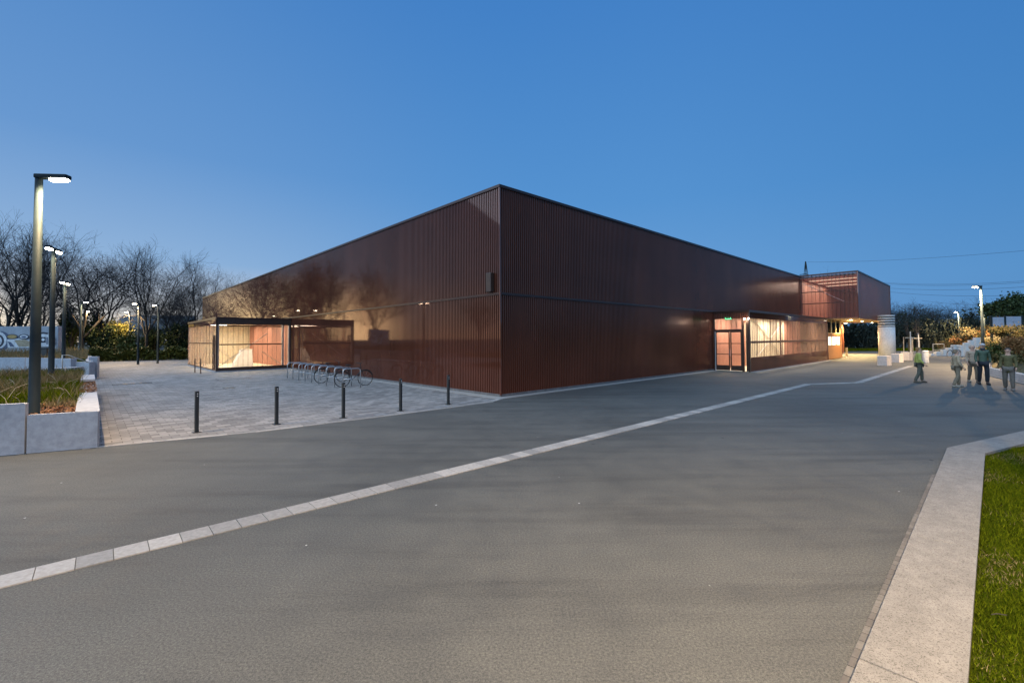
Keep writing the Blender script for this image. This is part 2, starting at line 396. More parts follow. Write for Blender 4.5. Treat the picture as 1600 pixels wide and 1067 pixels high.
# left facade (plane x=0), right facade (plane y=0)
for z0, z1 in ((.10, S-.04), (S+.04, H-.10)):
    MB().corr((0, 0.03, 0), (0, LA, 0), (-1, 0, 0), z0, z1).build('wall_cladding', M['clad'], hall)
    MB().corr((0.03, 0, 0), (LB, 0, 0), (0, -1, 0), z0, z1).build('wall_cladding', M['clad_satin'], hall)
hb('wall', M['roof'], (.06, .06, 0), (LB, LA, H-.22))
k = MB(); k.box((-.03, .03, S-.04), (.05, LA, S+.04)); k.box((.05, -.03, S-.038), (LB, .05, S+.038)); k.build('seam_trim', M['trim'], hall)
k = MB(); k.box((-.03, -.03, .08), (.03, .03, H-.1)); k.build('corner_trim', M['clad'], hall)
k = MB(); k.box((-.05, -.05, H-.1), (.25, LA, H)); k.box((.25, -.05, H-.1), (LB, .25, H)); k.box((.25, LA-.25, H-.1), (LB, LA, H)); k.build('roof_edge', M['trim'], hall)
hb('roof', M['roof'], (.06, .06, H-.22), (LB, LA-.06, H-.16))
k = MB(); k.box((-.012, .0, .02), (.05, LA, .1)); k.box((.05, -.012, .02), (LB, .05, .1)); k.build('plinth', M['roof'], hall)
wb = hb('wall_box', M['frame'], (-.17, .33, 3.80), (0.0, .62, 4.50), bev=.015)
# ---- left annex: x -4.65..0, y 22.86..34.2
AX, A0, A1, AH = -4.65, 22.86, 34.4, 3.62
hb('annex_roof', M['frame'], (AX, A0, AH-.12), (-.04, A1, AH))
k = MB(); k.box((AX-.03, A0-.03, AH-.46), (-.04, A0+.03, AH-.121)); k.build('fascia', M['frame'], hall)
k = MB(); k.box((AX-.04, A0-.035, AH-.12), (-.04, A0+.0, AH+.02)); k.box((AX-.04, A0, AH-.12), (AX, A1, AH+.02)); k.build('roof_edge', M['trim'], hall)
MB().corr((AX, A0+.03, 0), (AX, A1, 0), (-1, 0, 0), AH-.46, AH-.12).build('fascia', M['clad'], hall)
# front face (y=A0) wide perforated, side face (x=AX) perforated
MB().corr((AX+.05, A0, 0), (-.04, A0, 0), (0, -1, 0), .30, AH-.42, .30, .045, .19, .02).ribs((AX+.05, A0, 0), (-.04, A0, 0), (0, -1, 0), .30, AH-.42, 0.3, 0.014).build('perforated_screen', [M['perf_open'], M['frame']], hall)
MB().corr((AX, A0+1.05, 0), (AX, A1, 0), (-1, 0, 0), .16, AH-.46, .30, .035, .20, .02).ribs((AX, A0+1.05, 0), (AX, A1, 0), (-1, 0, 0), .16, AH-.46, 1.2, 0.014).build('perforated_screen', [M['perf'], M['frame']], hall)
MB().corr((AX, A0+.06, 0), (AX, A0+.5, 0), (-1, 0, 0), .16, AH-.46, .30, .035, .20, .02).ribs((AX, A0+.06, 0), (AX, A0+.5, 0), (-1, 0, 0), .16, AH-.46, 1.2, 0.014).build('perforated_screen', [M['perf'], M['frame']], hall)
MB().corr((AX, A0+.5, 0), (AX, A0+1.05, 0), (-1, 0, 0), 2.45, AH-.46, .30, .035, .20, .02).ribs((AX, A0+.5, 0), (AX, A0+1.05, 0), (-1, 0, 0), 2.45, AH-.46, 1.2, 0.014).build('perforated_screen', [M['perf'], M['frame']], hall)
dr = hb('door', M['frame'], (AX-.04, A0+.48, 2.36), (AX+.03, A0+1.07, 2.45))
k = MB(); k.box((AX-.04, A0+.48, .1), (AX+.03, A0+.53, 2.36)); k.box((AX-.04, A0+1.02, .1), (AX+.03, A0+1.07, 2.36)); k.box((AX-.03, A0+.53, 1.2), (AX+.03, A0+1.02, 1.27)); k.build('frame', M['frame'], dr)
MB().corr((AX+.01, A0+.53, 0), (AX+.01, A0+1.02, 0), (-1, 0, 0), .12, 2.36).build('panel', M['perf'], dr)
MB().tube([(AX-.07, A0+.6, 1.0), (AX-.07, A0+.6, 1.18)], .014).build('handle', M['chrome'], dr)
for x_, y_ in ((AX+.05, A0+.06), (AX+.05, A1-.1), (-.62, A0+.06), (-.2, A0+.06)): hb('steel_column', M['pale_steel'], (x_, y_, 0), (x_+.11, y_+.12, AH-.13))
hb('corner_trim', M['frame'], (AX-.03, A0-.03, 0), (AX+.05, A0+.05, AH-.13)); hb('corner_trim', M['frame'], (-.12, A0-.03, .1), (-.05, A0+.03, AH-.46))
for lo_, hi_ in (((AX+.17, A0+.09, 1.78), (-.62, A0+.16, 1.86)), ((AX+.05, A0+.19, 1.86), (AX+.12, A1-.1, 1.94)), ((AX+.17, A0+.08, 3.03), (-.62, A0+.16, 3.10))): hb('rail', M['frame'], lo_, hi_)
k = MB(); k.box((AX-.02, A0-.04, .08), (-.05, A0+.05, .30)); k.box((AX-.03, A0+.05, .10), (AX+.05, A1, .17)); k.build('base_rail', M['frame'], hall)
k = MB(); k.box((AX-.03, A0-.06, 0), (-.05, A1, .08)); k.build('plinth', M['conc'], hall)
def brace(a, b_, r_): MB().tube([a, b_], r_, 6).build('brace', M['pale_steel'], hall)
brace((AX+.17, A0+.22, .35), (-1.5, A0+.22, 2.6), .022); brace((-.62, A0+.22, .35), (-1.9, A0+.22, 1.3), .018); brace((-1.4, A1-.1, .4), (-4.2, A1-.1, 3), .02); brace((-1.4, A1-.13, 3), (-4.2, A1-.13, .4), .02)
MB().corr((AX+.1, A1-.02, 0), (-.04, A1-.02, 0), (0, -1, 0), .08, AH-.13, .24, .03, .12, .02).build('inner_wall', M['cream'], hall)
MB().corr((-.07, A0+.2, 0), (-.07, A1-.1, 0), (-1, 0, 0), .1, AH-.21, .208, .02, .10, .02).build('inner_wall', M['salmon'], hall)  # lining added over the dark hall cladding, its lighter tone standing for lamplight
hb('annex_floor', M['cream'], (AX+.06, A0+.06, .081), (-.06, A1-.05, .10))
hb('ceiling', M['cream'], (AX+.06, A0+.06, AH-.2), (-.06, A1-.05, AH-.123))
def tube_light(x0, x1, y, z, along='x'):
    t_ = hb('ceiling_light', M['white'], (x0, y-.07, z), (x1, y+.07, z+.05)) if along == 'x' else hb('ceiling_light', M['white'], (y-.07, x0, z), (y+.07, x1, z+.05))
    if along == 'x': hb('diffuser', M['tube'], (x0+.02, y-.05, z-.03), (x1-.02, y+.05, z), t_)
    else: hb('diffuser', M['tube'], (y-.05, x0+.02, z-.03), (y+.05, x1-.02, z), t_)
M['tube'] = emis('lit_diffuser', (1, .93, .80), 14)
tube_light(-4.0, -2.4, A0+1.6, AH-.26); tube_light(-4.0, -2.4, A0+5.2, AH-.26); tube_light(-4.0, -2.4, A0+8.6, AH-.26)
for y, pw in ((A0+1.6, 260), (A0+5.2, 320), (A0+8.6, 340)):
    light('AREA', 'annex_lamp', (-2.3, y, AH-.32), pw, (1, .82, .58), hall, shape='RECTANGLE', size=2.6, size_y=.5)
# ---- right annex: y -2.15..0, x 17.93..41
B0, B1, BYm, BH = 17.93, 36.5, -2.14, 3.68
hb('annex_roof', M['frame'], (B0, BYm, BH-.12), (B1, -.04, BH))
k = MB(); k.box((B0-.04, BYm-.04, BH-.1), (B1, BYm, BH+.02)); k.box((B0-.04, BYm, BH-.1), (B0, -.04, BH+.02)); k.build('roof_edge', M['trim'], hall)
MB().corr((B0+.05, BYm, 0), (B1, BYm, 0), (0, -1, 0), BH-.46, BH-.1).build('fascia', M['clad'], hall)
MB().corr((B0, BYm+.05, 0), (B0, -.04, 0), (-1, 0, 0), BH-.46, BH-.1).build('fascia', M['clad'], hall)
MB().corr((B0+.06, BYm, 0), (B1, BYm, 0), (0, -1, 0), .85, BH-.46, .30, .035, .20, .02).ribs((B0+.06, BYm, 0), (B1, BYm, 0), (0, -1, 0), .85, BH-.46, 1.2, 0.014).build('perforated_screen', [M['perf'], M['frame']], hall)
MB().corr((B0+.06, BYm, 0), (B1, BYm, 0), (0, -1, 0), .0, .85).build('wall_cladding', M['clad'], hall)
MB().corr((B0, BYm+.42, 0), (B0, -.1, 0), (-1, 0, 0), 2.56, BH-.46, .21, .03, .09, .02).ribs((B0, BYm+.42, 0), (B0, -.1, 0), (-1, 0, 0), 2.56, BH-.46, 0.3, 0.014).build('perforated_screen', [M['perf_open'], M['frame']], hall)
for lo_, hi_ in (((B0-.04, BYm-.04, 0), (B0+.06, BYm+.05, BH-.1)), ((B0-.03, -.14, 0), (B0+.03, -.04, BH-.46)), ((B0-.02, BYm+.30, 0), (B0+.06, BYm+.42, BH-.46)), ((B1-.08, BYm-.03, 0), (B1, BYm+.05, BH-.46))): hb('corner_trim', M['frame'], lo_, hi_)
for x_ in (B0+.1, B0+6.3): hb('steel_column', M['frame'], (x_, BYm+.12, 0), (x_+.1, BYm+.22, BH-.13))
# double door in the short side
d0 = hb('door_frame', M['frame'], (B0-.04, BYm+.42, 2.44), (B0+.04, -.1, 2.56))
for ya, yb in ((BYm+.42, -1.06), (-1.02, -.17)):
    lf = MB(); lf.box((B0-.03, ya, .06), (B0+.02, ya+.06, 2.44)); lf.box((B0-.03, yb-.06, .06), (B0+.02, yb, 2.44))
    for z0, z1 in ((.06, .36), (1.02, 1.06), (1.68, 1.72), (2.38, 2.44)): lf.box((B0-.028, ya+.06, z0), (B0+.018, yb-.06, z1))
    lf = lf.build('door', M['frame'], hall)
    MB().box((B0-.008, ya+.06, .36), (B0-.002, yb-.06, 2.38)).build('pane', M['glass'], lf)
    MB().tube([(B0-.07, yb-.03 if ya < -1.1 else ya+.03, .95), (B0-.07, yb-.03 if ya < -1.1 else ya+.03, 1.35)], .014).build('handle', M['chrome'], lf)
hb('door_jamb', M['white'], (B0-.035, -.17, .02), (B0+.02, -.14, 2.44))
hb('threshold', M['cream'], (B0-.03, BYm+.43, .016), (B0+.05, -.15, .05))
hb('rail', M['frame'], (B0+.2, BYm+.06, 1.70), (B1, BYm+.13, 1.84))
PX = B0+9.7
for a_, b_ in (((B0+6.6, 3.3), (B0+9.7, 1.98)), ((B0+13.2, 3.3), (B0+10.0, 1.98)), ((B0+6.6, .4), (B0+9.4, 1.62)), ((B0+13.2, .4), (B0+10.2, 1.62))): brace((a_[0], -.2, a_[1]), (b_[0], -.2, b_[1]), .04)
MB().corr((B0+.1, -.1, 0), (B0+5.2, -.1, 0), (0, -1, 0), .05, BH-.21, .208, .02, .10, .02).build('inner_wall', M['salmon'], hall)
MB().box((B0+5.2, -.13, .05), (B0+13.6, -.05, BH-.21)).build('inner_wall', M['cream'], hall)
MB().corr((B0+13.6, -.1, 0), (B1-.1, -.1, 0), (0, -1, 0), .05, BH-.21, .208, .02, .10, .02).build('inner_wall', M['salmon'], hall)
hb('end_wall', mat('olive_lining', (.17, .14, .09), .6), (B1-.1, BYm+.12, .05), (B1-.02, -.05, BH-.21))
hb('base_rail', M['frame'], (B0+.06, BYm+.06, 0), (B1, BYm+.1, .5))
hb('annex_floor', M['cream'], (B0+.05, BYm+.11, .017), (B1, -.06, .04))
hb('ceiling', M['cream'], (B0+.06, BYm+.06, BH-.2), (B1-.05, -.06, BH-.123))
tube_light(B0+.5, B0+2.0, -1.0, BH-.26); tube_light(B0+4.2, B0+5.7, -1.0, BH-.26); tube_light(B0+8.2, B0+9.7, -1.0, BH-.26); tube_light(B0+12.4, B0+13.9, -1.0, BH-.26)
for x, pw in ((B0+1.2, 200), (B0+5.0, 190), (B0+8.9, 300), (B0+13.2, 330)):
    light('AREA', 'annex_lamp', (x, -1.05, BH-.32), pw, (1, .84, .64), hall, shape='RECTANGLE', size=1.8, size_y=.4)
es = hb('exit_sign', M['frame'], (B0+.06, -1.15, BH-.52), (B0+.09, -.72, BH-.36))
hb('sign_face', emis('green_sign_face', (.1, .9, .35), 4), (B0+.05, -1.13, BH-.5), (B0+.06, -.74, BH-.38), es)
for yy in (BYm-.0, BYm+.22):
    sl = MB().ball((B0-.10, yy, BH-.50), (.05, .05, .04), 10).build('spotlight', emis('spot_glow', (1, .9, .75), 40), hall)
light('POINT', 'door_spot', (B0-.18, BYm+.2, BH-.62), 14, WARM2, hall, shadow_soft_size=.05)
# ---- projecting upper storey: x 36.74..54.1, y -4.32..0, z 3.63..7.67
C0, C1, CY_, CZ = 36.74, 54.1, -4.32, 3.63
hb('soffit', M['soffit'], (C0+.05, CY_+.05, CZ), (C1-.05, -.04, CZ+.06))
hb('soffit', M['soffit'], (C1-.2, -.04, CZ), (C1-.1, .0, CZ+.06))
MB().corr((C0, CY_+.05, 0), (C0, -.04, 0), (-1, 0, 0), CZ-.02, H-.1, .30, .05, .17, .02).ribs((C0, CY_+.05, 0), (C0, -.04, 0), (-1, 0, 0), CZ-.02, H-.1, 0.3, 0.02).build('perforated_screen', [M['perf_rose'], M['frame']], hall)
MB().corr((C0+.05, CY_, 0), (C1, CY_, 0), (0, -1, 0), CZ-.02, H-.1).build('perforated_screen', M['perf_tight'], hall)
MB().corr((C1, CY_+.05, 0), (C1, -.04, 0), (1, 0, 0), CZ-.02, H-.1).build('wall_cladding', M['clad'], hall)
hb('corner_trim', M['clad'], (C0-.035, CY_-.035, CZ-.03), (C0+.05, CY_+.05, H-.1)); hb('corner_trim', M['clad'], (C1-.05, CY_-.035, CZ-.03), (C1+.035, CY_+.05, H-.1))
k = MB(); k.box((C0-.05, CY_-.05, H-.1), (C0+.2, -.05, H)); k.box((C0+.2, CY_-.05, H-.1), (C1+.05, CY_+.2, H)); k.box((C1-.2, CY_+.2, H-.1), (C1+.05, -.05, H)); k.build('roof_edge', M['trim'], hall)
hb('roof', M['roof'], (C0+.05, CY_+.05, H-.3), (C1-.05, -.05, H-.2))
hb('ceiling', M['salmon'], (C0+.05, CY_+.05, H-.36), (C1-.05, -.06, H-.301))
hb('inner_wall', M['salmon'], (C0+.3, -.16, CZ+.061), (C1-.1, -.05, H-.37))
hb('inner_floor', M['salmon'], (C0+.05, CY_+.05, CZ+.061), (C1-.06, -.17, CZ+.1))
for z_ in (5.0, 6.05): hb('rail', M['frame'], (C0+.05, CY_+.06, z_), (C0+.11, -.06, z_+.07))
k = MB(); k.tube([(C0+.14, -.3, 6.9), (C0+.14, CY_+1.0, 5.1)], .03, 6); k.build('brace', M['pale_steel'], hall)
for x in (C0+1.5, C0+4.6, C0+7.8):
    t_ = hb('ceiling_light', M['white'], (x, CY_+.25, H-.40), (x+.75, -.35, H-.36))
    hb('diffuser', emis('warm_ceiling_strip', (1, .74, .52), .9), (x+.03, CY_+.28, H-.425), (x+.72, -.38, H-.40), t_)
    light('AREA', 'upper_lamp', (x+.4, -2.2, H-.5), 210, (1, .78, .62), hall, shape='RECTANGLE', size=.7, size_y=3.4)
M['down'] = emis('downlight_glow', (1, .86, .6), 30)
for px, py in ((1329.5, 499), (1306, 502.5), (1309.5, 504.6), (1325, 504.6), (1347, 501.5), (1363.5, 503.5)):
    q = wl(gz(px, py, CZ-.02)); q.x = min(max(q.x, C0+.8), C1-.6); q.y = min(max(q.y, CY_+.4), -.3)
    dl = MB().lathe([(.13, 0), (.13, .03)], 16, (q.x, q.y, CZ-.031)).build('downlight', M['white'], hall)
    MB().lathe([(.10, -.012), (.10, 0)], 16, (q.x, q.y, CZ-.031)).build('bulb', M['down'], dl)
    light('SPOT', 'downlight_lamp', (q.x, q.y, CZ-.08), 2600, (1, .72, .34), hall, spot_size=R(140), spot_blend=.6, shadow_soft_size=.1)
light('POINT', 'canopy_fill_lamp', ((B1+C1)/2, -2.2, CZ-.3), 90, (1, .66, .28), hall, shadow_soft_size=.3)
# entrance bay under the canopy
E0, E1 = B1+.02, B1+5.4
M['orange'] = mat('lit_brown_panel', (.36, .16, .06), .45, .3, .1)
hb('entrance_wall', M['orange'], (E0, BYm+.02, .05), (E1, BYm+.12, 1.25))
hb('entrance_wall', M['orange'], (E0, BYm+.02, 2.12), (E1, BYm+.12, 2.34))
hb('entrance_wall', M['orange'], (E1-.5, BYm+.02, 1.25), (E1, BYm+.12, CZ-.01))
hb('entrance_wall', M['orange'], (E1-.1, BYm+.12, .05), (E1, -.04, CZ-.01))
hb('corner_trim', mat('red_brown_post', (.32, .07, .03), .4, .2, .1), (E1+.25, -.5, .0), (E1+.55, -.2, CZ-.01))
for z0, z1, nm in ((1.25, 2.12, 'lit'), (2.34, CZ-.01, 'dark')):
    wdt = (E1-.5-E0)/3
    for i in range(3):
        x0 = E0+wdt*i
        f = MB(); f.box((x0, BYm+.03, z0), (x0+.07, BYm+.11, z1)); f.box((x0+wdt-.07, BYm+.03, z0), (x0+wdt, BYm+.11, z1)); f.box((x0+.07, BYm+.03, z0), (x0+wdt-.07, BYm+.11, z0+.05)); f.box((x0+.07, BYm+.03, z1-.05), (x0+wdt-.07, BYm+.11, z1))
        f = f.build('window', M['trim'] if nm == 'lit' else mat('pale_mullion', (.6, .5, .28), .5), hall)
        if nm == 'lit': MB().box((x0+.07, BYm+.06, z0+.05), (x0+wdt-.07, BYm+.09, z1-.05)).build('pane', emis('lit_window', (1, .78, .50), 1.5), f)
        else: MB().box((x0+.07, BYm+.06, z0+.05), (x0+wdt-.07, BYm+.07, z1-.05)).build('pane', M['glass'], f)
hb('inner_wall', mat('dim_interior', (.10, .09, .04), .7), (E0, -.5, 2.3), (E1-.1, -.45, CZ-.01))

# pale wedge-shaped container inside the lit left annex
cn = gz(380, 572, .10); cn.z = .101; cw = empty('container', cn, BR, 'pale wedge-shaped container standing inside the lit left annex', 'container')
g = MB(); P_ = [(-.75, -.5, 0), (.55, -.5, 0), (.55, .5, 0), (-.75, .5, 0), (-.15, -.42, 1.25), (.5, -.42, 1.25), (.5, .42, 1.25), (-.15, .42, 1.25)]; g.v += P_
for q in ((3, 2, 1, 0), (4, 5, 6, 7), (0, 1, 5, 4), (1, 2, 6, 5), (2, 3, 7, 6), (3, 0, 4, 7)): g.f.append(q); g.mi.append(0)
g.build('body', M['white'], cw); MB().box((-.18, -.45, 1.25), (.53, .45, 1.31), bev=.01).build('lid', M['pale_steel'], cw)
for z in (.8, 1.0): MB().box((-.05, -.49+.07*z, z), (.52, -.455+.07*z, z+.05)).build('rib', M['pale_steel'], cw)
# ================================================================== street lamps
M['lens'] = emis('lamp_glow', (1, .86, .62), 60)
M['lens_dim'] = emis('faint_lamp_glow', (1, .9, .75), 6)
LAMPG = 'street lamps along the paths'
def lamp_meshes(base, arms, name='street_lamp'):
    """pole from `base` up to the head; arms = list of directions of the flat head"""
    r = empty(name, (0, 0, 0))
    MB().lathe([(.105, 0), (.105, .02), (.088, .03), (.082, 1.5), (.060, HEAD-base)], 18).build('pole', M['lamp_paint'], r, True)
    for a in arms:
        c, s = math.cos(a), math.sin(a)
        mt = Matrix.Rotation(a, 4, 'Z')
        h = MB().box((-.05, -.075, HEAD-base-.035), (.56, .075, HEAD-base+.045), mtx=mt, bev=.012).build('lamp_head', M['lamp_paint'], r)
        MB().box((.22, -.065, HEAD-base-.085), (.54, .065, HEAD-base-.034), mtx=mt, bev=.02).build('diffuser', M['lens'], h)
    return r
HEAD = 5.44
def lamp_light(p, a, power, size=.09, rch=.50):
    light('SPOT', 'street_lamp_light', (p[0]+rch*math.cos(a), p[1]+rch*math.sin(a), HEAD-.13), power, WARM, spot_size=R(165), spot_blend=.35, shadow_soft_size=size)
PROTO = {}
def street_lamp(px, py, base, arms, power, label, onh=True, pos=None):
    p = pos if pos is not None else gz(px, py, HEAD)
    key = (round(base, 2), tuple(round(a-arms[0], 3) for a in arms))
    if key in PROTO: r = dup(PROTO[key])
    else: r = PROTO[key] = lamp_meshes(base, [a-arms[0] for a in arms])
    r.location = (p.x, p.y, base); r.rotation_euler = (0, 0, arms[0]); tag(r, label, 'street lamp', LAMPG)
    for a in arms: lamp_light(p, a, power/len(arms))
    return r
aR = BR          # the rows of lamps run parallel to the long right facade; heads point across the path
street_lamp(61, 276, .62, [R(5)], 1600, 'tall dark street lamp rising from the raised bed at far left, nearest of the row')
street_lamp(84, 389, .95, [R(-62), R(118)], 500, 'dark street lamp with a double head, right behind the nearest tall lamp')
street_lamp(101.5, 441, 1.05, [R(-62), R(118)], 450, 'slim street lamp with a double head standing by the handrail')
street_lamp(127, 471, .9, [R(0)], 600, 'thin single-headed street lamp left of the white sign, nearer one of that pair')
street_lamp(131, 491, .9, [R(0)], 600, 'small single-headed street lamp right beside a nearer lamp, left of the white sign', pos=atY(131.5, 491, 50).xy.to_3d())
street_lamp(217, 473.5, 0, [R(180)], 1600, 'bright street lamp shining in front of the bare trees right of the white sign')
street_lamp(203, 486.5, 0, [R(180)], 1600, 'bright street lamp shining lower and left of its brighter neighbour in the trees')
street_lamp(248, 453, 0, [R(180)], 40, 'weakly lit street lamp half hidden among bare branches left of the lit annex', pos=atY(248, 453, 42.0).xy.to_3d())
street_lamp(1532.5, 447, 0, [R(180)], 5500, 'large bright street lamp behind the man in the green jacket')
street_lamp(1537, 475, 0, [R(180)], 5500, 'dimmer street lamp just behind the large bright one at right')
street_lamp(1497.5, 487, 0, [R(180)], 5500, 'small far street lamp above the parked bicycle on the right')
# the next lamp of the right-hand row stands just outside the picture
street_lamp(0, 0, 0, [R(90)], 700, 'street lamp at the near right edge beside the lawn, mostly out of sight', pos=Vector((5.6, 4.1, 0)))
street_lamp(0, 0, 0, [R(90)], 4000, 'street lamp standing behind the camera by the asphalt path', pos=Vector((2.2, -.75, 0)))

# ================================================================== bollards and posts
BG = 'anthracite bollards along the edge of the paving'
def bollard():
    r = empty('bollard', (0, 0, 0))
    MB().box((-.036, -.036, .0), (.036, .036, .94), bev=.006).build('post', M['bollard'], r)
    MB().box((-.075, -.075, .0), (.075, .075, .014)).build('base_plate', M['bollard'], r)
    for z in (.88, .83): MB().tube([(.037, 0, z), (.039, 0, z)], .012, 8).build('reflector', M['white'], r)
    return r
b0 = bollard()
names = ['dark square bollard nearest the raised bed, leftmost of the five', 'dark square bollard second from the raised bed', 'dark bollard standing in front of the bicycle racks', 'dark bollard second from the hall corner', 'dark bollard nearest the corner of the brown hall']
for i, (px, py) in enumerate(((307, 675), (432, 662.5), (536.5, 652.5), (626, 641.5), (700.5, 631.5))):
    o = b0 if i == 0 else dup(b0)
    o.location = gz(px, py, .004); o.rotation_euler = (0, 0, BR-R(80)); tag(o, names[i], 'bollard', BG)
for px, py, l in ((304.5, 581.5, 'thin brown post in front of the lit annex, left one of the pair'), (313.5, 583, 'thin brown post in front of the lit annex, right one of the pair')):
    p = empty('barrier_post', gz(px, py, .004), BR, l, 'post', 'thin brown posts beside the annex')
    MB().box((-.028, -.028, 0), (.028, .028, .94), bev=.005).build('post', M['frame'], p)
    MB().box((-.06, -.06, 0), (.06, .06, .012)).build('base_plate', M['frame'], p)
p = empty('bollard', gz(1323, 557), BR, 'pale bollard lit by the canopy downlights beside the entrance', 'bollard')
MB().lathe([(.10, 0), (.10, .88), (.085, .92)], 16).build('post', mat('buff_paint', (.5, .36, .2), .5), p); MB().box((-.3, -.2, 0), (.3, .2, .05), bev=.01).build('base_plate', M['seat'], p)

# ================================================================== bicycle racks and bicycles
def hoop():
    r = empty('bicycle_rack', (0, 0, 0)); h, w_, rr, q = .84, .76, .022, .12
    pts = [(-w_/2, 0, 0), (-w_/2, 0, h-q)]+[(-w_/2+q-q*math.cos(a), 0, h-q+q*math.sin(a)) for a in (R(22), R(45), R(68), R(90))]
    pts += [(w_/2-q+q*math.sin(a), 0, h-q+q*math.cos(a)) for a in (0, R(22), R(45), R(68), R(90))]+[(w_/2, 0, 0)]
    MB().tube(pts, rr, 10).build('hoop', M['galv'], r, True)
    MB().tube([(-w_/2, 0, .40), (w_/2, 0, .40)], .016, 8).build('crossbar', M['galv'], r, True)
    return r
hp = hoop()
near = [(448.5, 590.5), (457.5, 594), (467.3, 597.5), (477.5, 598.5), (488, 600.3), (499.5, 602.5), (511, 604.2), (523, 605.2), (536, 608)]
far = [(461, 585.5)]
ordl = ['farthest', 'second farthest', 'third farthest', 'fourth farthest', 'middle', 'fourth nearest', 'third nearest', 'second nearest', 'nearest']
L0 = gz(449, 590.3); L1 = gz(536, 607.0); fwd = (gz(568, 604.5)-L1); fwd.z = 0; fwd.normalize()
for i in range(9):
    u = (i/8); dN = 1/((1-u)/L0.y+u/L1.y)   # even steps on the ground line
    p = L0.lerp(L1, i/8)
    o = hp if i == 0 else dup(hp)
    o.location = (p.x+fwd.x*.38, p.y+fwd.y*.38, .004); o.rotation_euler = (0, 0, math.atan2(fwd.y, fwd.x))
    tag(o, f'galvanised hoop rack, {ordl[i]} of the row beside the brown wall', 'bicycle rack', 'galvanised bicycle hoops')
def bicycle(label, frame_m, group=None):
    r = empty('bicycle', (0, 0, 0), 0, label, 'bicycle', group); R0 = .34
    for x in (-.52, .52):
        wh = MB(); wh.tube([(x+R0*math.cos(a), 0, R0+R0*math.sin(a)) for a in [2*math.pi*i/24 for i in range(24)]], .018, 6, closed=True); wo = wh.build('wheel', M['black'], r, True)
        s_ = MB()
        for i in range(10):
            a = 2*math.pi*i/10; s_.tube([(x, 0, R0), (x+(R0-.015)*math.cos(a), 0, R0+(R0-.015)*math.sin(a))], .0025, 3, cap=False)
        s_.tube([(x, -.04, R0), (x, .04, R0)], .02, 8); s_.build('spokes', M['galv'], wo)
        g = MB(); g.tube([(x+(R0+.035)*math.cos(a), 0, R0+(R0+.035)*math.sin(a)) for a in [R(20)+R(140)*i/10 for i in range(11)]], .016, 5); g.build('mudguard', M['black'], r)
    f = MB()
    bb, st, hd, ra, fa = (-.08, 0, .30), (-.20, 0, .78), (.34, 0, .82), (-.52, 0, R0), (.52, 0, R0)
    for a, b_, q in ((bb, st, .017), (bb, (.36, 0, .66), .019), (st, hd, .017), (ra, bb, .011), (ra, st, .010), (fa, (.36, 0, .66), .013), ((.36, 0, .66), (.31, 0, .98), .015), (st, (-.23, 0, .93), .012)): f.tube([a, b_], q, 7)
    f.build('frame', frame_m, r)
    MB().tube([(.24, -.31, 1.04), (.30, -.2, 1.03), (.32, 0, 1.0), (.30, .2, 1.03), (.24, .31, 1.04)], .014, 7).build('handlebar', M['black'], r)
    MB().ball((-.24, 0, .95), (.14, .075, .035), 10).build('saddle', M['black'], r)
    ck = MB(); ck.lathe([(.085, -.006), (.085, .006)], 14); c2 = MB(); 
    MB().tube([(-.08-.09, -.06, .22), (-.08, 0, .30), (-.08+.09, .06, .38)], .010, 5).build('pedals', M['galv'], r)
    MB().tube([(-.5, -.05, .72), (-.2, -.05, .72), (-.2, .05, .72), (-.5, .05, .72)], .008, 5, closed=True).build('carrier', M['black'], r)
    return r
dk = mat('dark_bicycle_paint', (.02, .022, .03), .35, .3)
bk = bicycle('dark bicycle leaning in the far half of the hoop racks', dk, 'bicycles in the hoop racks')
pc = L0.lerp(L1, .56)+fwd*.80; bk.location = (pc.x, pc.y, .004); bk.rotation_euler = (R(4), 0, math.atan2(fwd.y, fwd.x)+R(2))
bk2 = dup(bk, label='dark bicycle in the hoop racks nearest the hall corner, behind the third bollard')
pc = L0.lerp(L1, .90)+fwd*.80; bk2.location = (pc.x, pc.y, .004); bk2.rotation_euler = (R(-4), 0, math.atan2(fwd.y, fwd.x)-R(2))
bk3 = bicycle('blue-grey bicycle parked at the foot of the white stepped wall', mat('blue_bicycle_paint', (.12, .16, .24), .35, .3))
bk3.location = gz(1490, 558); bk3.rotation_euler = (R(6), 0, R(12)); 

# ================================================================== manhole covers
def cover(px, py, name, m, w_, d_, label):
    p = gz(px, py, 0); r = empty(name, (p.x, p.y, .004), BR, label, 'manhole cover' if 'manhole' in name else 'drain cover')
    MB().box((-w_/2, -d_/2, 0), (w_/2, d_/2, .004)).build('rim', M['lamp_paint'], r)
    MB().box((-w_/2+.05, -d_/2+.05, .002), (w_/2-.05, d_/2-.05, .008)).build('lid', m, r)
cover(207, 599, 'manhole_cover', M['bollard'], 1.5, .5, 'dark drain cover set in the paving near the raised bed')
cover(357.5, 606, 'drain_cover', M['bollard'], .42, .42, 'small square dark drain cover in front of the lit annex')
cover(364, 591.5, 'manhole_cover', M['paver'], 1.5, .9, 'paved manhole lid with a dark rim in front of the lit annex')

